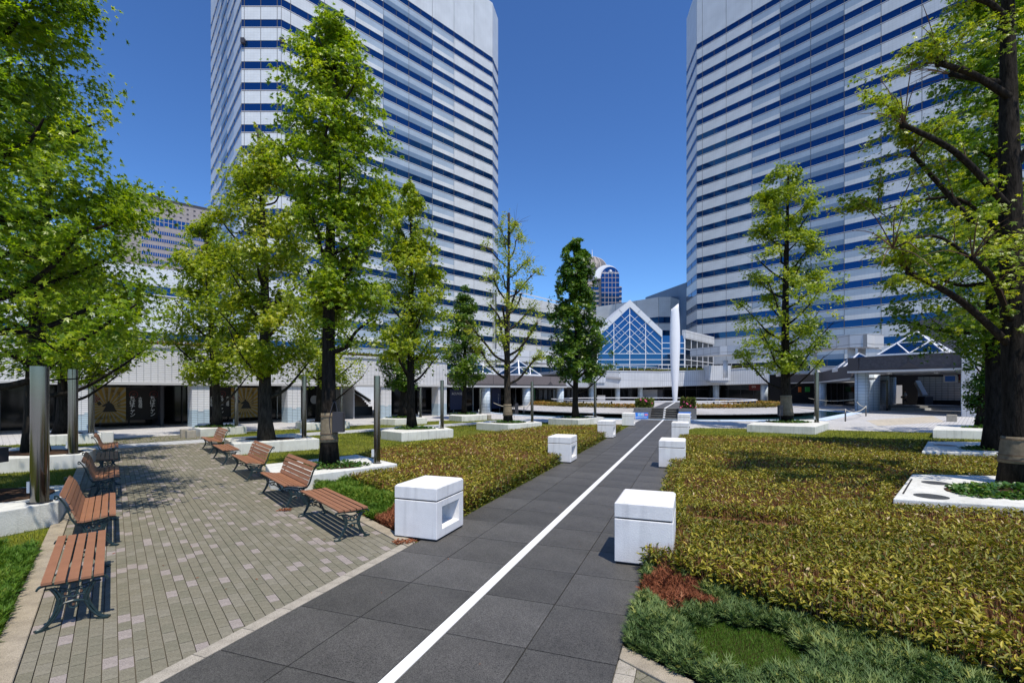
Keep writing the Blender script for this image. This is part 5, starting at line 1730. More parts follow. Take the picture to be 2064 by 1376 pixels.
    if box:
        dx, dy, z0, w_, h_ = box
        b = MB(); b.box(dx, dx + w_, dy - .08, dy + .08, z0, z0 + h_)
        bx = b.at('control_box', M['dark_box'], (0, 0, 0), 0, root)
        b = MB(); b.tube(curve_pts([(dx + w_ * .4, dy, z0 + h_), (dx + .02, dy, z0 + h_ + .25), (dx - .08, dy - .05, z0 + h_ * .6), (dx - .02, dy - .03, z0 - .2)], 5), .012, 5)
        b.at('cable', M['dark_box'], (0, 0, 0), 0, bx)
    return root


tree('tall sweetgum with burlap wrapped trunk and grey box, beside the backed bench', (664, 936), None,
     [(25, 655, 690), (60, 625, 720), (110, 592, 742), (170, 575, 752), (250, 560, 770), (330, 572, 782), (400, 590, 785), (470, 600, 775), (550, 610, 760), (620, 600, 775), (690, 625, 720)],
     .185, 21000, .088, LEAF_A, nlimb=22, seed=3, wrap=(.55, 1.25), tint_mu=.55, box=(.14, -.12, .8, .25, .48), inner=.35, clump=.36)
tree('sweetgum with a forked crown above the planter behind the shaded flat bench', (538, 886), None,
     [(258, 515, 530), (300, 500, 560), (340, 480, 590), (400, 455, 610), (480, 445, 625), (560, 448, 640), (640, 440, 640), (700, 450, 620), (755, 480, 590)],
     .24, 23000, .102, LEAF_Y, nlimb=20, seed=5, wide=1.2, voids=.22, tint_mu=.55, inner=.35, clump=.45, bark='bark_grey')
tree('bushy young sweetgum in front of the white arcade between two shop banners', (437, 859), None,
     [(440, 408, 425), (480, 385, 460), (540, 368, 490), (600, 360, 510), (680, 352, 520), (730, 365, 510), (768, 385, 475)],
     .22, 17000, .125, LEAF_Y, nlimb=16, seed=8, wide=1.18, voids=.25, proto=TRI3, inner=.35, clump=.5, bark='bark_grey', tint_mu=.42)
tree('huge leafy sweetgum overhanging the left edge of the view', (-78, 1003), 8.45,
     [(-420, -90, 60), (-200, -180, 120), (-60, -260, 148), (40, -290, 165), (150, -300, 160), (270, -310, 275), (340, -330, 262), (420, -340, 285), (500, -340, 315), (580, -330, 355), (650, -300, 335), (705, -240, 235)],
     .26, 42000, .085, LEAF_A, nlimb=34, seed=13, wide=1.08, rise=.45, voids=.55, inner=.5, clump=.36, tint_mu=.5)
tree('leaning dark trunked sweetgum behind the first steel poles on the left', (70, 910), None,
     [(120, 60, 110), (300, -60, 190), (450, -80, 250), (560, -90, 300), (640, -90, 330), (700, -60, 255), (745, -20, 190)],
     .25, 17000, .10, LEAF_A, nlimb=20, seed=17, voids=.6, rise=.5, inner=.4, clump=.5, lean=(.25, 0))
tree('rounded bright green sweetgum behind the second steel pole on the left', (124, 873), None,
     [(500, 90, 160), (580, 70, 230), (650, 60, 262), (700, 70, 262), (745, 100, 230), (768, 120, 190)],
     .25, 12000, .135, LEAF_A, nlimb=14, seed=19, proto=TRI3, voids=.6, inner=.4, clump=.5, tint_mu=.6)
tree('slender sweetgum seen behind the burlap wrapped trunk', (645, 850), None,
     [(590, 640, 670), (640, 600, 715), (700, 585, 745), (740, 590, 740), (775, 610, 690)],
     .22, 7000, .12, LEAF_Y, nlimb=12, seed=23, proto=TRI3, inner=.3, clump=.5)
tree('conical yellow green sweetgum right of the burlap wrapped tree', (830, 863), None,
     [(366, 820, 832), (400, 800, 850), (450, 785, 868), (520, 772, 885), (590, 755, 900), (650, 745, 908), (700, 752, 895), (745, 775, 870)],
     .20, 15000, .12, LEAF_Y, nlimb=20, seed=29, proto=TRI3, inner=.3, clump=.45, tint_mu=.45)
tree('small dark green tree partly hidden behind the conical sweetgum', (811, 841), None,
     [(650, 795, 840), (700, 772, 855), (745, 768, 856), (780, 785, 838)],
     .26, 7000, .135, LEAF_D, nlimb=10, seed=31, inner=.5, clump=.5, proto=TRI3)
tree('narrow green tree at the left end of the brown arcade', (936, 834), None,
     [(580, 930, 943), (610, 916, 957), (660, 905, 966), (710, 898, 975), (750, 900, 976), (778, 918, 952)],
     .19, 10500, .14, LEAF_D, nlimb=16, seed=37, inner=.6, clump=.5, proto=TRI3, tint_mu=.68)
tree('bare pollarded tree with knobbly limbs and sparse young leaves', (1024, 850), None,
     [(430, 1012, 1036), (480, 985, 1060), (540, 972, 1080), (600, 962, 1082), (660, 950, 1090), (710, 948, 1092), (745, 965, 1080)],
     .22, 6500, .085, LEAF_Y, nlimb=22, seed=41, pollard=True, inner=.05, clump=.5, wrap=(.35, 1.0), box=(.38, 0, .45, .2, .6), r_top=.07, bark='bark_grey', tint_mu=.6)
tree('dense dark green conical tree left of the glass gable', (1160, 842), None,
     [(487, 1148, 1172), (520, 1132, 1185), (570, 1122, 1192), (620, 1112, 1205), (660, 1116, 1212), (700, 1106, 1226), (735, 1106, 1230), (762, 1140, 1215)],
     .20, 21000, .15, LEAF_D, nlimb=22, seed=43, inner=.6, clump=.42, proto=TRI3, tint_mu=.55)
tree('slim yellow green tree beside the pond with a burlap wrapped trunk', (1585, 849), None,
     [(335, 1568, 1605), (370, 1535, 1630), (430, 1522, 1640), (490, 1520, 1640), (540, 1505, 1668), (600, 1495, 1685), (660, 1492, 1682), (710, 1490, 1660), (745, 1520, 1630)],
     .29, 19000, .125, LEAF_Y, nlimb=30, seed=47, voids=.2, proto=TRI3, inner=.2, clump=.42, wrap=(.35, 1.5), tint_mu=.5, r_top=.06)


def LP(px, py, y): return D(px, py, y)
y11 = 9.5
tree('nearest large tree at the right edge with pollarded limbs and thin new shoots', (2056, 982), 9.5,
     [(-330, 1900, 2150), (-100, 1760, 2260), (60, 1730, 2300), (250, 1720, 2320), (420, 1705, 2330), (560, 1712, 2330), (680, 1760, 2300)],
     .27, 15000, .062, LEAF_Y, nlimb=0, seed=53, inner=.8, clump=.28, sprig=1, wrap=(.42, .92), r_top=.07, tint_mu=.5, bark='bark',
     limbs=[(LP(2030, 690, y11), LP(1935, 605, y11 - .3), LP(1832, 548, y11 - .5), .075, .042),
            (LP(2035, 420, y11), LP(1930, 310, y11 - .3), LP(1822, 252, y11 - .6), .068, .04),
            (LP(2040, 540, y11), LP(1905, 385, y11 + .2), LP(1840, 312, y11 + .1), .06, .036),
            (LP(2040, 200, y11), LP(1960, 150, y11 - .2), LP(1893, 128, y11 - .4), .07, .045),
            (LP(2045, 170, y11), LP(1960, 158, y11 + .3), LP(1918, 150, y11 + .5), .06, .04),
            (LP(2045, 60, y11), LP(2000, 10, y11 - .2), LP(1945, -10, y11 - .3), .06, .04),
            (LP(2040, 500, y11), LP(1930, 400, y11 + .5), LP(1770, 425, y11 + .6), .05, .012),
            (LP(2040, 600, y11), LP(1900, 480, y11 - .6), LP(1800, 500, y11 - .9), .045, .012),
            (LP(2045, 640, y11), LP(2120, 560, y11 - .3), LP(2230, 500, y11 - .5), .09, .05),
            (LP(2045, 330, y11), LP(2130, 250, y11 - .3), LP(2210, 200, y11), .09, .05),
            (LP(2040, 650, y11), LP(2000, 560, y11 - .9), LP(1960, 520, y11 - 1.6), .06, .03)])
tree('dense leafy sweetgum behind the nearest right trunk', (2003, 906), None,
     [(-120, 1980, 2080), (0, 1945, 2130), (120, 1925, 2150), (200, 1895, 2170), (300, 1870, 2190), (400, 1845, 2220), (500, 1825, 2230), (600, 1828, 2230), (660, 1850, 2200), (715, 1895, 2150)],
     .25, 34000, .105, LEAF_A, nlimb=24, seed=59, rise=.15, voids=.9, inner=.5, clump=.42, lean=(-.1, 0), tint_mu=.3)
ivt = tree('dark ivy covered trunk by the tiled pier at the right', (1988, 860), None,
     [(500, 1900, 2100), (600, 1890, 2110), (660, 1930, 2060), (700, 1952, 2022), (760, 1950, 2020), (800, 1955, 2018), (846, 1972, 2008)],
     .33, 12000, .11, LEAF_D, name='ivy_covered_tree', nlimb=14, seed=61, inner=.9, clump=.3, proto=OVAL, tint_mu=.2)

# ivy and ground plants in the planters
def plant_patch(nm, label, c, rx, ry, n, z, size, mat, proto=OVAL, seed=0, hole=.2, name='ivy_patch'):
    rng = np.random.default_rng(seed)
    a = rng.uniform(0, 2 * PI, n); q = np.sqrt(rng.uniform(hole ** 2, 1, n)) * (1 + .15 * np.sin(3 * a + seed))
    P = np.stack([q * np.cos(a) * rx, q * np.sin(a) * ry, rng.uniform(.02, .12, n) * (1.15 - q)], 1)
    P[:, 2] += .01
    nr = np.array([0, 0, 1.0]) + rng.normal(size=(n, 3)) * .45
    tg = np.stack([np.cos(a), np.sin(a), np.full(n, -.1)], 1) + rng.normal(size=(n, 3)) * .6
    me = scatter_mesh(name, mat, proto[0], proto[1], P, rand_rot(nr, tg), size * rng.uniform(.6, 1.2, n), np.clip(rng.normal(.5, .25, n), 0, 1))
    o = link(name, me, None, (c[0], c[1], z)); tag(o, label, 'ivy', 'ivy patches in the planters')
    b = MB(); b.tube([(0, 0, .0), (0, 0, .012)], 1.0, 20); s = b.at('soil', M['soil'], (0, 0, 0), 0, o); s.scale = (rx * .98, ry * .98, 1)
    return o


for i, (nm, px, py, rx, ry, n, sz, lab) in enumerate((
        ('T5', 672, 938, .75, .55, 520, .085, 'ivy around the foot of the burlap wrapped tree'),
        ('T6', 834, 863.5, .85, .6, 420, .11, 'ivy around the conical sweetgum in its lawn planter'),
        ('T3', 437, 859.5, .85, .6, 320, .12, 'ivy around the bushy tree in front of the white arcade'),
        ('T6b', 812, 841.5, .9, .7, 220, .15, 'ivy under the small dark tree near the arcade stairs'),
        ('T7', 936, 834, .95, .8, 220, .16, 'ivy under the narrow tree at the brown arcade'),
        ('T8', 1026, 851, .9, .7, 320, .12, 'ivy around the bare pollarded tree'),
        ('T9', 1160, 841.5, .95, .7, 240, .14, 'ivy under the dense dark green conical tree'),
        ('T10', 1588, 850.5, 1.15, .8, 420, .13, 'ivy around the tree beside the pond'),
        ('T11', 2040, 992, 1.1, .62, 1500, .085, 'thick bright ivy around the nearest right trunk'),
        ('T13', 2010, 905, 1.05, .5, 500, .10, 'shaded ivy in the middle planter at the right edge'),
        ('T12', 1990, 861.5, 1.0, .5, 300, .12, 'shaded ivy below the ivy covered trunk'))):
    p = G(px, py, ZP)
    plant_patch(nm, lab, (p.x, p.y), rx, ry, n, ZP + .002, sz, M['ivy'], seed=70 + i)
for i, (nm, px, py, rx, ry, lab) in enumerate((('T0', -20, 1000, .9, .7, 'bare soil and roots under the huge left tree'), ('T1', 75, 912, 1.2, .7, 'dark bare soil under the leaning left tree'), ('T4', 545, 884, .9, .5, 'dark bare soil under the forked sweetgum'), ('T5b', 648, 848, .7, .5, 'bare soil under the slender far sweetgum'), ('T2', 124, 873, .8, .5, 'bare soil under the rounded left sweetgum'))):
    p = G(px, py, ZP); b = MB(); b.tube([(0, 0, 0), (0, 0, .014)], 1, 24); o = b.at('soil_patch', M['soil'], (p.x, p.y, ZP + .001)); o.scale = (rx, ry, 1); tag(o, kind='structure')

# ================================================================== GROUND PLANTS
def frames_up(n, tiltlo, tilthi, rng=RNG):
    """leaf frames: y = leaf direction at an elevation, z = face normal"""
    az = rng.uniform(0, 2 * PI, n); el = np.radians(rng.uniform(tiltlo, tilthi, n))
    t = np.stack([np.cos(az) * np.cos(el), np.sin(az) * np.cos(el), np.sin(el)], 1)
    up = np.stack([-np.cos(az) * np.sin(el), -np.sin(az) * np.sin(el), np.cos(el)], 1)
    nr = up + rng.normal(size=(n, 3)) * .35
    z = nr - t * np.sum(nr * t, 1, keepdims=True)
    z /= np.linalg.norm(z, axis=1, keepdims=True)
    x = np.cross(t, z)
    return np.stack([x, t, z], axis=2)


def sasa(poly, edges, holes, label_name, d0, hgt, seed):
    """clipped dwarf bamboo: leaves in a flat top layer and down the open edges, bare stems below"""
    lod = lambda P: np.clip((6.5 / np.maximum(np.hypot(P[:, 0], P[:, 1]), 1)) ** 1.15, .2, 1)
    P = scatter_poly(poly, d0, holes, lod); P = P[in_view(P)]
    ex = []                                      # leaves hanging down the open edges
    for a, b in edges:
        a_, b_ = np.array(a), np.array(b); L_ = np.linalg.norm(b_ - a_)
        t = RNG.random(int(L_ * d0 * .16)); q = a_ + t[:, None] * (b_ - a_) + RNG.normal(0, .045, (len(t), 2))
        q = q[RNG.random(len(q)) < lod(q)]
        ex.append(q)
    ex = np.concatenate(ex); ex = ex[in_view(ex)]
    for h in holes: ex = ex[~in_poly(ex, h)]
    P = np.concatenate([P, ex])
    n = len(P)
    dist = np.hypot(P[:, 0], P[:, 1])
    nz = lf_noise(P, 1.1, seed); nz2 = lf_noise(P, 3.5, seed + 1)
    ed = np.full(n, 9.0)
    for a, b in edges: ed = np.minimum(ed, edge_dist(P, a, b))
    for h in holes:
        for i in range(len(h)): ed = np.minimum(ed, edge_dist(P, h[i], h[(i + 1) % len(h)]) + .05)
    bare = (nz + .6 * nz2 > .15) & (ed > .25)
    keep = ~((ed > .28) & (RNG.random(n) < np.where(bare, .88, .62)))
    P, dist, ed, nz, nz2 = P[keep], dist[keep], ed[keep], nz[keep], nz2[keep]
    n = len(P)
    top = hgt + .012 * nz2 + .02 * nz
    low = np.where(ed < .22, RNG.uniform(.05, 1.0, n), np.where(RNG.random(n) < .12, RNG.uniform(.5, .9, n), RNG.uniform(.90, 1.06, n)))
    z = top * low - .03
    lat = RNG.normal(size=(n, 2)) * .02
    pos = np.column_stack([P + lat, z])
    size = (.048 + .036 * RNG.random(n)) * np.clip(dist / 6.5, 1, 2.2) ** .4
    size = np.column_stack([size * RNG.uniform(.9, 1.3, n), size, size])
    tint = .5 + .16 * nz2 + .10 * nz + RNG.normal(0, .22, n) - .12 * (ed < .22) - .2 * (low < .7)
    fr = frames_up(n, -22, 55)
    for far in (False, True):
        m_ = (dist > 8.5) == far
        pr_ = DIAM if far else LANCE
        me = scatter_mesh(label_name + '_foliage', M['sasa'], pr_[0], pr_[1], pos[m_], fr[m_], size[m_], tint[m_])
        o = link(label_name + '_foliage', me); tag(o, kind='stuff')
    # stems
    S = scatter_poly(poly, d0 * .7, holes, lambda P: np.clip((6.5 / np.maximum(np.hypot(P[:, 0], P[:, 1]), 1)) ** 1.6, .08, 1)); S = S[in_view(S)]
    m = len(S)
    ds = np.hypot(S[:, 0], S[:, 1])
    fr = frames_up(m, 72, 90)
    # blade prototype runs along z: use y as length
    sz = np.column_stack([(.006 + .003 * RNG.random(m)) * np.clip(ds / 7, 1, 2.4), hgt * RNG.uniform(.6, 1.0, m), np.ones(m)])
    me = scatter_mesh(label_name + '_stems', M['stem'], [(-.5, 0, 0), (.5, 0, 0), (.3, 1, 0), (-.3, 1, 0)], [(0, 1, 2, 3)], np.column_stack([S, np.full(m, .015)]), fr, sz, RNG.normal(.5, .25, m))
    o = link(label_name + '_stems', me); tag(o, kind='stuff')


def thicket(poly, z):
    """the dense mat of cut stems a hand below the leaves"""
    c = sum(poly, Vector((0, 0))) / len(poly)
    b = MB(); q = []
    for p in poly:
        d = c - p; q.append(p + d.normalized() * .42)
    b.prism([(p.x, p.y) for p in q], .02, z)
    o = b.obj('dwarf_bamboo_thicket', M['thicket']); tag(o, kind='stuff')


def inset(poly, d):
    c = sum(poly, Vector((0, 0))) / len(poly); return [p + (p - c).normalized() * d for p in poly]


pr = [inset(PPOLY['T11'], .06), inset(PPOLY['T13'], .06)]
blk = []
for k in range(4):
    s = 3.65 + 8.13 * k
    blk.append([gp(s - .06, 2.7), gp(s + .93, 2.7), gp(s + .93, 3.52), gp(s - .06, 3.52)])
    blk.append([gp(s - .06, -.47), gp(s + .93, -.47), gp(s + .93, .3), gp(s - .06, .3)])
GAP = [gp(5.3, 3.75), gp(5.75, 3.7), gp(5.65, 5.1), gp(5.2, 5.0)]       # small bare patch of turf behind the block
sasa(SASA_R, [(SASA_R[0], SASA_R[1]), (SASA_R[5], SASA_R[6]), (SASA_R[6], SASA_R[0]), (SASA_R[1], SASA_R[2])], pr + blk[0::2] + [GAP], 'dwarf_bamboo', 4600, .36, 5)
sasa(SASA_L, [(SASA_L[0], SASA_L[1]), (SASA_L[8], SASA_L[0]), (SASA_L[1], SASA_L[2]), (SASA_L[2], SASA_L[3]), (SASA_L[3], SASA_L[4]), (SASA_L[4], SASA_L[5])], [inset(PPOLY['T5'], .06), inset(PPOLY['T6'], .05), inset(PPOLY['T8'], .05)] + blk[1::2], 'dwarf_bamboo', 3900, .36, 9)


def sprays(name, poly, dens, mat, hgt, size, holes=(), seed=1, lo=0, hi=60, mask=None, tint=.5, edge=None, proto=SPRAY):
    P = scatter_poly(poly, dens, holes); P = P[in_view(P)]
    if mask is not None: P = P[mask(P)]
    n = len(P)
    h = hgt * (.55 + .55 * lf_noise(P, 5.0, seed)) * RNG.uniform(.15, 1.0, n)
    h = np.maximum(h, .01)
    d = np.hypot(P[:, 0], P[:, 1])
    s = size * RNG.uniform(.6, 1.25, n)
    s = np.column_stack([s, s, s])
    t = tint + .16 * lf_noise(P, 6.0, seed + 3) + RNG.normal(0, .18, n) + .35 * (h / hgt - .4)
    me = scatter_mesh(name, mat, proto[0], proto[1], np.column_stack([P, h + .02]), frames_up(n, lo, hi), s, t)
    return tag(link(name, me), kind='stuff')


thicket(SASA_R, .22); thicket(SASA_L, .21)
TURF = [G(1385, 1268), G(1470, 1258), G(1585, 1290), G(1660, 1372), G(1520, 1395), G(1385, 1365)]
TURF = [Vector((p.x, p.y)) for p in TURF]
dead_c = t_on_w(3.45, -1.35)
tc_ = sum(TURF, Vector((0, 0))) / len(TURF)
TURF = [tc_ + (p - tc_) * f for p, f in zip(TURF, (1.05, .9, 1.1, 1.05, 1.0, .95))]
inturf = lambda P: in_poly(P + np.column_stack([.06 * np.sin(P[:, 1] * 17), .06 * np.sin(P[:, 0] * 19)]), TURF)
isdead = lambda P: np.hypot((P[:, 0] - dead_c.x), (P[:, 1] - dead_c.y)) < .42 + .1 * np.sin(6 * np.arctan2(P[:, 1] - dead_c.y, P[:, 0] - dead_c.x))
sprays('juniper_foliage', JUN_R, 9500, M['juniper'], .17, .115, [blk[0]], 3, 0, 60, mask=lambda P: ~isdead(P) & ~inturf(P))
sprays('dead_juniper', JUN_R, 9000, M['dead'], .24, .085, [blk[0]], 4, 10, 75, mask=isdead)
dl = t_on_w(-.35, -.45)
isdl = lambda P: (P - np.array(dl)) @ np.array(U2) < 1.15 + .25 * np.sin(P[:, 0] * 9)
sprays('juniper_foliage', JUN_L, 8000, M['juniper_bright'], .26, .115, [blk[1]], 5, 5, 70, mask=lambda P: ~isdl(P))
sprays('dead_juniper', JUN_L, 9000, M['dead'], .16, .075, [blk[1]], 6, 5, 70, mask=isdl)
NEARJ = lambda P: (P[:, 1] < 6.75 + .2 * np.sin(P[:, 0] * 5))
sprays('juniper_foliage', JUN_N, 6500, M['juniper_bright'], .2, .11, (), 7, 5, 70, mask=NEARJ)


def grass(name, poly, dens, mat, h, w, holes=(), lod=None, zb=.008, tint=.55, mask=None):
    P = scatter_poly(poly, dens, holes, lod); P = P[in_view(P)]
    if mask is not None: P = P[mask(P)]
    n = len(P); d = np.hypot(P[:, 0], P[:, 1])
    k = np.clip(d / 8, 1, 3.2)
    sz = np.column_stack([w * k * RNG.uniform(.7, 1.3, n), h * RNG.uniform(.5, 1.2, n) * np.clip(k, 1, 1.5), np.ones(n)])
    t = tint + .22 * lf_noise(P, 1.6, 21) + RNG.normal(0, .2, n)
    me = scatter_mesh(name, mat, [(-.5, 0, 0), (.5, 0, 0), (0.1, 1, 0)], [(0, 1, 2)], np.column_stack([P, np.full(n, zb)]), frames_up(n, 35, 88), sz, t)
    return tag(link(name, me), kind='stuff')


PIN = [PPOLY[k] for k in PPOLY]
lodg = lambda P: np.clip((8 / np.maximum(np.hypot(P[:, 0], P[:, 1]), 1)) ** 1.5, .05, 1)
grass('grass_blades', LAWN_F, 1500, M['grass'], .045, .006, PIN + [SASA_L, JUN_L], lodg)
grass('grass_blades', LAWN_L, 2200, M['grass'], .045, .006, PIN + [JUN_N], lodg)
grass('grass_blades', JUN_N, 4500, M['grass'], .045, .005, (), None, .02, mask=lambda P: ~NEARJ(P))
grass('grass_blades', LAWN_B, 1500, M['grass'], .045, .006, PIN, lodg)
grass('grass_blades', LAWN_R, 1500, M['grass'], .045, .006, PIN + [SASA_R, JUN_R], lodg)
grass('turf_blades', JUN_R, 22000, M['turf'], .035, .004, (), None, .03, mask=inturf)
grass('turf_blades', GAP, 9000, M['turf'], .035, .006, (), None, .02)
# reddish dry bits lying by the kerb and under a bench
def litter(name, c, r, n, zb, seed):
    rng = np.random.default_rng(seed)
    a = rng.uniform(0, 2 * PI, n); q = np.sqrt(rng.random(n)) * r
    P = np.column_stack([c[0] + q * np.cos(a), c[1] + q * np.sin(a) * .6, zb + rng.uniform(0, .02, n)])
    me = scatter_mesh(name, M['dead'], LANCE[0], LANCE[1], P, frames_up(n, -5, 35, rng), .055 * rng.uniform(.6, 1.3, n), rng.random(n))
    o = link(name, me); return tag(o, kind='stuff')
q = G(575, 1032); litter('fallen_leaves', (q.x, q.y), .12, 60, .035, 1)
q = G(815, 1098); litter('fallen_leaves', (q.x, q.y), .16, 130, .035, 2)

bits = [gp(random.uniform(.5, 26), random.uniform(.1, 3.0)) for _ in range(46)] + [bp_(random.uniform(-2, 14), random.uniform(.3, 3.4)) for _ in range(60)]
P_ = np.array([(p.x, p.y, .036) for p in bits])
me = scatter_mesh('fallen_leaves', M['dead'], LANCE[0], LANCE[1], P_, frames_up(len(P_), -4, 12), .04 * RNG.uniform(.4, 1.2, len(P_)), RNG.random(len(P_)))
tag(link('fallen_leaves', me), kind='stuff')

# hedges with blossom on the step walls, roof hedges, plaza ring planting
def hedge(name, label, cx_, cy_, lx, ly, h, z, rz, mat, n, leaf, cat='hedge', blossom=0, seed=0, kind=None, group=None):
    rng = np.random.default_rng(seed)
    P = rng.uniform(-.5, .5, (n, 3)) * np.array([lx, ly, h]) + np.array([0, 0, h / 2])
    ax = rng.integers(0, 3, n)
    face = rng.choice([-1, 1], n)
    for i, L_ in enumerate((lx, ly, h)):
        m = (ax == i)
        if i < 2: P[m, i] = face[m] * L_ / 2 + rng.normal(0, .03, m.sum())
        else: P[m, 2] = h + rng.normal(0, .03, m.sum())
    P[:, 2] = np.maximum(P[:, 2], .03)
    nr = rng.normal(size=(n, 3)); nr[:, 2] += .6
    tg = rng.normal(size=(n, 3))
    me = scatter_mesh(name, mat, OVAL[0], OVAL[1], P, rand_rot(nr, tg), leaf * rng.uniform(.6, 1.3, n), np.clip(rng.normal(.55, .25, n), 0, 1))
    o = link(name, me, None, (cx_, cy_, z), rz)
    if kind: tag(o, kind=kind)
    else: tag(o, label, cat, group)
    core = MB(); core.box(-lx * .46, lx * .46, -ly * .46, ly * .46, 0, h * .93); core.at('hedge_core', M['soil'], (0, 0, 0), 0, o)
    if blossom:
        b = MB()
        for i in range(blossom):
            p = P[rng.integers(0, n)]; b.sphere((p[0] * 1.03, p[1] * 1.03, p[2]), .07, 6, 4)
        f = b.at('blossom', M['blossom'], (0, 0, 0), 0, o); tag(f, kind='stuff')
    return o


q = gp(S_END + 2.6, -.02); hedge('azalea_hedge', 'clipped azalea hedge with pink flowers on the left wall of the steps', q.x, q.y, 1.1, 3.2, .62, .86, GANG, M['azalea'], 3200, .10, blossom=10, seed=1)
q = gp(S_END + .9, 3.25); hedge('azalea_hedge', 'clipped azalea bush with many pink flowers on the right wall of the steps', q.x, q.y, .95, .9, .72, .86, GANG, M['azalea'], 1600, .10, blossom=22, seed=2)
for (s0, s1, mt, lab) in ((-10, 10, 'hedge_rust', 'rust tinged roof hedge over the white arcade left of the forked tree'), (11, 27, 'hedge', 'green roof hedge over the white arcade right of the forked tree')):
    q = AO + DA * ((s0 + s1) / 2) - NA * 1.4; hedge('roof_hedge', lab, q.x, q.y, s1 - s0, 1.3, .5, 4.5, ANG_A, M[mt], 9000, .13, seed=3)
for i, (a, b_, z, lab) in enumerate((((1145, 73), (1250, 91), 4.9, 'thin green roof hedge over the white arcade, left of the gable'), ((1255, 92), (1352, 99), 5.5, 'thin green roof hedge in front of the glass gable'), ((1372, 100), (1418, 101), 5.85, 'thin green roof hedge right of the spindle'), ((1475, 101), (1555, 96), 6.3, 'thin green roof hedge behind the pond tree'))):
    p0 = Vector(((a[0] - CX) * a[1] / F, a[1] + 1)); p1 = Vector(((b_[0] - CX) * b_[1] / F, b_[1] + 1)); L_, an = face_dir(p0, p1); c = (p0 + p1) / 2
    hedge('roof_hedge', lab, c.x, c.y, L_, 1.2, .75, z, an, M['hedge'], 3600, .2, seed=11 + i)
rng = np.random.default_rng(5)
n = 26000
a = rng.uniform(0, 2 * PI, n); r_ = rng.uniform(DR - 4.3, DR - 2.5, n)
P = np.column_stack([DC.x + r_ * np.cos(a), DC.y + r_ * np.sin(a), .70 + rng.uniform(0, .28, n)])
P = P[(P[:, 1] < DC.y + 6)]
sd = (P[:, :2] - np.array(P1)) @ np.array(W1); P = P[(sd < -.7) | (sd > 3.9)]
n = len(P)
me = scatter_mesh('ring_planting', M['hedge_rust'], OVAL[0], OVAL[1], P, frames_up(n, -10, 60, rng), .16 * rng.uniform(.6, 1.2, n), np.clip(.42 + .3 * np.sin(P[:, 0] * .8) + rng.normal(0, .2, n), 0, 1))
tag(link('ring_planting', me), kind='stuff')

# ================================================================== SMALL THINGS
# rope barriers on grey posts
def rope(label, pts, sag=.25):
    c = sum((Vector(p) for p in pts), Vector((0, 0, 0))) / len(pts)
    b = MB(); out = []
    for i in range(len(pts) - 1):
        p, q = Vector(pts[i]), Vector(pts[i + 1])
        for k in range(8):
            t = k / 8; out.append(p.lerp(q, t) - Vector((0, 0, sag * 4 * t * (1 - t))))
    out.append(Vector(pts[-1]))
    b.tube([o - c for o in out], .028, 6)
    o = b.at('barrier_rope', M['rope'], c, 0, None, True); tag(o, label, 'rope', 'rope barriers round the pond')


def post(label, p, h=.85, r=.05):
    o = empty('rope_post', (p[0], p[1], 0)); tag(o, label, 'post', 'grey rope posts')
    b = MB(); b.tube([(0, 0, 0), (0, 0, h)], r, 14); b.at('post_shaft', M['post'], (0, 0, 0), 0, o, True)
    b = MB(); b.sphere((0, 0, h), r * 1.15, 12, 6, 0, .5); b.at('post_cap', M['alu'], (0, 0, 0), 0, o, True)


pA = G(1704, 849); pB = G(1745.4, 838.5)
post('grey rope post at the corner of the pond, nearer of two', pA); post('grey rope post in front of the first round passage pillar', pB)
pC = G(1056, 836.5); post('grey rope post on the paving left of the dense green tree', pC, .8)
pD = G(1262, 838.5); post('grey rope post at the pond edge left of the steps', pD, .8)
rope('pale rope hanging between the two posts by the passage pillar', [(pA.x, pA.y, .82), (pB.x, pB.y, .82)], .3)
pE = G(1590, 834); rope('pale rope along the pond edge towards the tree by the pond', [(pA.x, pA.y, .82), (pE.x, pE.y, .75)], .1)
pF = D(1724, 810, 49.5); rope('pale rope from the round passage pillar back along the pond', [(pB.x, pB.y, .82), (pF.x, pF.y, 1.3), (D(1480 + 150, 812, 62).x, 62, 1.2)], .25)
pG = D(995, 818, 47.5); pH = D(1020, 828, 31)
rope('pale rope from the brown arcade pillar past the bare pollarded trunk', [(pG.x, pG.y - .3, 1.0), (pC.x, pC.y, .78), (D(1068, 822, 51).x, 51, 1.0)], .25)
rope('pale rope between two round pillars of the brown arcade', [(D(1076, 815, 51).x, 51, 1.0), (D(1131, 817, 55).x, 55, 1.0)], .3)
rope('pale rope from the last brown arcade pillar to the pond edge post', [(D(1143, 815, 55).x, 55, 1.0), (pD.x, pD.y, .78)], .3)

# blue direction signs at the foot of the steps
def blue_sign(label, px0, px1, yt, yb_, y):
    x0, x1 = (px0 - CX) * y / F, (px1 - CX) * y / F
    z0, z1 = HC + (H0 - yb_) * y / F, HC + (H0 - yt) * y / F
    z0 = max(z0, .03)
    o = empty('direction_sign', ((x0 + x1) / 2, y, z0)); tag(o, label, 'sign')
    w = x1 - x0; h = z1 - z0
    b = MB(); b.box(-w / 2, w / 2, 0, .05, 0, h); b.at('panel', M['sign_blue'], (0, 0, 0), 0, o)
    return o, w, h


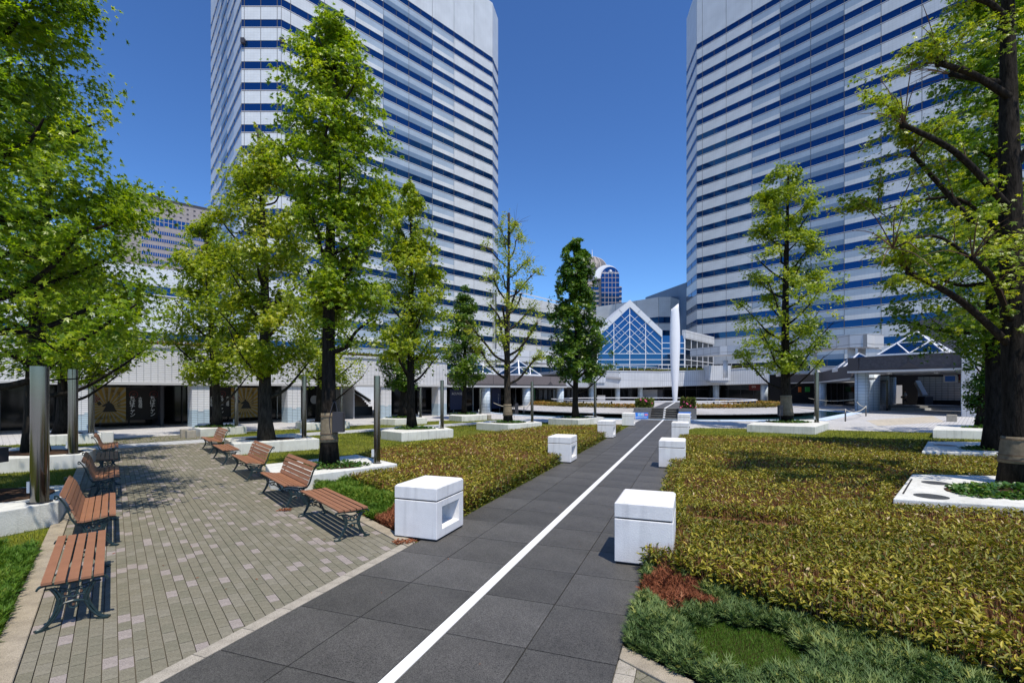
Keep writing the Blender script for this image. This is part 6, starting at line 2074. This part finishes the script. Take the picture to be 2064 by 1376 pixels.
s1, w, h = blue_sign('blue direction sign with white characters left of the steps', 1268, 1306.5, 831, 843.5, 36.6)
b = MB(); b.box(-.05, .38, -.008, -.001, h * .45, h * .86); b.at('sign_patch', M['sign_cyan'], (0, 0, 0), 0, s1)
text('日程', .26, M['print_white'], s1, (.16, -.012, h * .64))
text('←ム', .18, M['print_white'], s1, (-.38, -.012, h * .60))
b = MB(); b.box(.44, .66, -.008, -.001, h * .5, h * .8); b.at('sign_patch', M['sign_pink'], (0, 0, 0), 0, s1)
b = MB(); b.box(-.5, .62, -.008, -.001, h * .2, h * .27); b.at('sign_line', M['print_white'], (0, 0, 0), 0, s1)
s2, w, h = blue_sign('blue direction sign with white arrow right of the steps', 1368, 1399, 830, 843.5, 36.2)
b = MB()
b.bar((w / 2 - .26, -.006, h * .82), (w / 2 - .1, -.006, h * .52), .07, .01, up=(0, 1, 0)); b.bar((w / 2 - .1, -.006, h * .52), (w / 2 - .26, -.006, h * .22), .07, .01, up=(0, 1, 0))
b.at('arrow', M['print_white'], (0, 0, 0), 0, s2)

# shop banners and posters hanging in the left arcade
def hang(name, label, s, w, z0, z1, mat, y=1.25, group=None):
    p = AO + DA * s - NA * y
    o = empty(name, (p.x, p.y, z0), ANG_A); tag(o, label, 'banner', group)
    b = MB(); b.box(-w / 2, w / 2, 0, .03, 0, z1 - z0); b.at('cloth', mat, (0, 0, 0), 0, o)
    b = MB(); b.tube([(-w / 2 - .05, .015, z1 - z0), (w / 2 + .05, .015, z1 - z0)], .02, 6); b.at('hanging_rod', M['dark_box'], (0, 0, 0), 0, o)
    return o


def sun_poster(label, s):
    w, h = 1.7, 2.05
    o = hang('shop_poster', label, s, w, .32, .32 + h, M['yellow'], 3.0, 'yellow shop posters')
    b = MB(); c = (.0, h * .42)
    nray = 22
    for k in range(nray):
        a0 = 2 * PI * k / nray; a1 = a0 + 2 * PI / nray * .38
        def lim(a):
            dx, dz = math.cos(a), math.sin(a)
            t = min(((w / 2 * (1 if dx > 0 else -1)) - c[0]) / dx if abs(dx) > 1e-6 else 99, ((h if dz > 0 else 0) - c[1]) / dz if abs(dz) > 1e-6 else 99)
            return (c[0] + dx * t, c[1] + dz * t)
        p, q = lim(a0), lim(a1)
        b.add([(c[0], -.004, c[1]), (p[0], -.004, p[1]), (q[0], -.004, q[1])], [(0, 1, 2)])
    b.at('ray_print', M['ray'], (0, 0, 0), 0, o)
    b = MB(); b.add([(-.55, -.008, 1.62), (-.30, -.008, 1.38), (-.55, -.008, 1.14 + .02), (-.80, -.008, 1.38)], [(0, 1, 2, 3)]); b.at('red_diamond', M['red'], (0, 0, 0), 0, o)
    b = MB()
    for k in range(8):
        a = 2 * PI * k / 8; b.add([(-.55, -.011, 1.40), (-.55 + .17 * math.cos(a), -.011, 1.40 + .17 * math.sin(a)), (-.55 + .17 * math.cos(a + .25), -.011, 1.40 + .17 * math.sin(a + .25))], [(0, 1, 2)])
    b.at('diamond_print', M['ray'], (0, 0, 0), 0, o)
    text('一\n度\nき\nり\nの\n人\n生', .19, M['ink'], o, (.52, -.009, 1.40))
    text('楽\nし\nく', .19, M['ink'], o, (.24, -.009, 1.66))
    text('生\nき\nよ\nう\nぜ\n!!', .17, M['ink'], o, (-.04, -.009, 1.50))
    b = MB(); ol = [(-.22, .62), (.46, .62), (.36, .80), (.30, 1.0), (.20, 1.12), (.12, 1.16), (.13, 1.25), (.02, 1.25), (.02, 1.16), (-.10, 1.08), (-.24, .98), (-.20, .92), (-.06, .96), (-.14, .78)]
    b.add([(p[0] - .02, -.009, p[1]) for p in ol], [tuple(range(len(ol)))]); b.at('figure_print', M['ink'], (0, 0, 0), 0, o)
    b = MB(); b.add([(-.50, -.009, 1.16), (-.36, -.009, 1.24), (-.26, -.009, 1.06), (-.40, -.009, .98)], [(0, 1, 2, 3)]); b.at('cleaver_print', M['ink'], (0, 0, 0), 0, o)
    text('ちばチャン', .22, M['ink'], o, (.15, -.009, .28))
    text('大衆酒場', .11, M['ink'], o, (-.45, -.009, .24))
    return o


def black_banner(label, s, w=1.0):
    o = hang('shop_banner', label, s, w, .42, 2.38, M['banner_black'], 3.1, 'black shop banners')
    b = MB(); b.ring((0, -.012, 1.52), .20, .02, 'x', 18, 5)
    b2 = MB(); b2.v = [(p[1], -.006, p[2]) for p in b.v]; b2.f = b.f; b2.m = b.m
    b2.at('red_ring', M['red'], (-.05, 0, 0), 0, o)
    text('め', .2, M['red'], o, (-.05, -.008, 1.52))
    text('ち\nば\nチ\nャ\nン', .30, M['print_white'], o, (-.12, -.008, .78))
    text('大\n衆\n酒\n場', .20, M['print_white'], o, (.26, -.008, 1.02))
    return o


sun_poster('yellow sunburst poster with black lettering left of the black banners', 4.75)
black_banner('black shop banner with white characters beside the left yellow poster', 6.05)
black_banner('black shop banner with white characters, second right of the left yellow poster', 7.05)
o = hang('shop_banner', 'plain black shop curtain with small coloured dots left of the second pillar', 8.6 - .75, .02, .4, 2.3, M['banner_black'])
bpy.data.objects.remove(o.children[0]); bpy.data.objects.remove(o.children[0]); bpy.data.objects.remove(o)
black_banner('black shop banner with white characters behind the bushy tree', 9.9)
black_banner('black shop banner with white characters left of the right yellow poster', 10.85)
sun_poster('yellow sunburst poster with black lettering behind the forked tree trunk', 12.15)

# signs in the brown arcade
def shop_sign(name, label, s, w, z0, z1, mat, y, txt, size, tm=None, loc=None, vertical=False):
    p = AO + DA * s - NA * y
    o = empty(name, (p.x, p.y, z0), ANG_A); tag(o, label, 'sign')
    b = MB(); b.box(-w / 2, w / 2, 0, .08, 0, z1 - z0); b.at('panel', mat, (0, 0, 0), 0, o)
    text('\n'.join(txt) if vertical else txt, size, tm or M['print_white'], o, loc or (0, -.012, (z1 - z0) / 2))
    return o


shop_sign('shop_sign', 'navy sign reading ACUVUE in the brown arcade by the far steel pole', 31.4, 1.7, .3, 2.3, M['navy'], 3.2, 'ACUVUE', .34, None, (0, -.012, 1.55))
shop_sign('shop_sign', 'dark vertical sign reading Cooc in the brown arcade', 29.6, .6, .3, 2.3, M['grey_wall'], 3.4, 'Cooc', .32, M['ink'], None, True)
shop_sign('shop_sign', 'tall navy sign with white characters between brown arcade pillars', 36.6, 1.3, .3, 2.4, M['navy'], 3.0, 'コンタクト', .26, None, (.3, -.012, 1.0), True)
shop_sign('shop_sign', 'green sign with large white eye clinic characters in the brown arcade', 41.6, 1.5, .7, 2.4, M['green_sign'], 2.6, '眼科', .6, None, (-.25, -.012, .95), True)
for (px, y, w_, h_, z, mt, lab, tx) in ((1525, 98.6, 3.0, 1.1, 2.2, 'red', 'red shop sign with white lettering under the white arcade right of the sculpture', 'GRILL'),
                                      (1612, 79.5, .42, .8, 1.9, 'orange', 'small orange sign in the shop window right of the pond tree trunk', None),
                                      (1627.5, 78.6, .7, .75, 1.95, 'lime', 'small green sign in the shop window right of the pond tree trunk', 'subway')):
    x = (px - CX) * y / F
    o = empty('shop_sign', (x, y, z)); tag(o, lab, 'sign')
    b = MB(); b.box(-w_ / 2, w_ / 2, -.05, .05, 0, h_); b.at('panel', M[mt], (0, 0, 0), 0, o)
    if tx and px < 1600: text('OO', .5, M['print_white'], o, (-.6, -.06, h_ * .6))

# control box standing at the left frame edge
o = empty('control_box', G(-2, 965, 0)); tag(o, 'dark control box on a thin post at the left frame edge', 'box')
p = D(4, 917, o.location.y)
b = MB(); b.box(-.42, .12, -.12, .12, p.z - .17, p.z + .17); b.at('cabinet', M['dark_box'], (0, 0, 0), 0, o)
b = MB(); b.box(-.45, .16, -.15, .15, p.z + .171, p.z + .20); b.at('lid', M['dark_box'], (0, 0, 0), 0, o)
b = MB(); b.tube([(-.15, 0, 0), (-.15, 0, p.z - .17)], .03, 8); b.at('post_shaft', M['dark_box'], (0, 0, 0), 0, o)
# box beside the pond tree
p = G(1573, 850, ZP); o = empty('control_box', p); tag(o, 'small dark box beside the burlap wrap of the pond tree', 'box')
b = MB(); b.box(-.12, .1, -.1, .1, .35, .95); b.at('cabinet', M['dark_box'], (0, 0, 0), 0, o)
b = MB(); b.tube([(0, 0, 0), (0, 0, .35)], .03, 6); b.at('post_shaft', M['dark_box'], (0, 0, 0), 0, o)

# ================================================================== PERSON WALKING IN THE PASSAGE
def make_person(loc, rz):
    J = {'pelvis': (0, 0, .93), 'spine': (0, .02, 1.12), 'chest': (0, .03, 1.33), 'neck': (0, .04, 1.46), 'head': (0, .06, 1.58), 'top': (0, .05, 1.70),
         'hl': (-.09, 0, .90), 'kl': (-.10, .16, .50), 'al': (-.10, .26, .09), 'tl': (-.10, .42, .05),
         'hr': (.09, 0, .90), 'kr': (.10, -.08, .50), 'ar': (.10, -.42, .17), 'tr': (.10, -.34, .03),
         'sl': (-.18, .03, 1.38), 'el': (-.23, -.08, 1.12), 'wl': (-.22, .04, .90), 'fl': (-.21, .08, .80),
         'sr': (.18, .03, 1.38), 'er': (.23, .06, 1.12), 'wr': (.19, .26, 1.02), 'fr': (.17, .34, 1.0)}
    Rr = {'pelvis': .13, 'spine': .12, 'chest': .14, 'neck': .055, 'head': .095, 'top': .07, 'hl': .095, 'kl': .06, 'al': .04, 'tl': .035, 'hr': .095, 'kr': .06, 'ar': .04, 'tr': .035,
          'sl': .065, 'el': .045, 'wl': .032, 'fl': .03, 'sr': .065, 'er': .045, 'wr': .032, 'fr': .03}
    E = [('pelvis', 'spine'), ('spine', 'chest'), ('chest', 'neck'), ('neck', 'head'), ('head', 'top'), ('pelvis', 'hl'), ('hl', 'kl'), ('kl', 'al'), ('al', 'tl'),
         ('pelvis', 'hr'), ('hr', 'kr'), ('kr', 'ar'), ('ar', 'tr'), ('chest', 'sl'), ('sl', 'el'), ('el', 'wl'), ('wl', 'fl'), ('chest', 'sr'), ('sr', 'er'), ('er', 'wr'), ('wr', 'fr')]
    ks = list(J); ix = {k: i for i, k in enumerate(ks)}
    me = bpy.data.meshes.new('skeleton'); me.from_pydata([J[k] for k in ks], [(ix[a], ix[b]) for a, b in E], [])
    o = bpy.data.objects.new('skeleton', me); COL.objects.link(o)
    sk = o.modifiers.new('skin', 'SKIN'); o.modifiers.new('sub', 'SUBSURF').levels = 2
    for i, k in enumerate(ks):
        d = me.skin_vertices[0].data[i]; d.radius = (Rr[k], Rr[k]); d.use_root = (k == 'pelvis')
    dg = bpy.context.evaluated_depsgraph_get()
    bm = bpy.data.meshes.new_from_object(o.evaluated_get(dg)); bpy.data.objects.remove(o)
    bm.materials.clear()
    for m in (M['shirt'], M['trousers'], M['skin'], M['dark_box']): bm.materials.append(m)
    for p in bm.polygons:
        c = p.center
        p.material_index = 2 if (c.z > 1.45 or (abs(c.x) > .15 and c.z < 1.10 and c.z > .7)) else (1 if c.z < .95 else 0)
        if c.z < .08: p.material_index = 3
        p.use_smooth = True
    r = link('person', bm, None, loc, rz); tag(r, 'person in pale shirt and dark trousers walking with long stride in the passage', 'person')
    b = MB(); b.sphere((0, .03, 1.66), .115, 12, 8, 0, .85); b.at('hair', M['hair'], (0, 0, 0), 0, r, True)
    b = MB(); b.box(.14, .30, .24, .38, .80, 1.0); b.at('bag', M['dark_box'], (0, 0, 0), 0, r)
    return r


make_person((.793 * 56, 56, .50), R(62))
for pr_ in (lt, rtw): pass
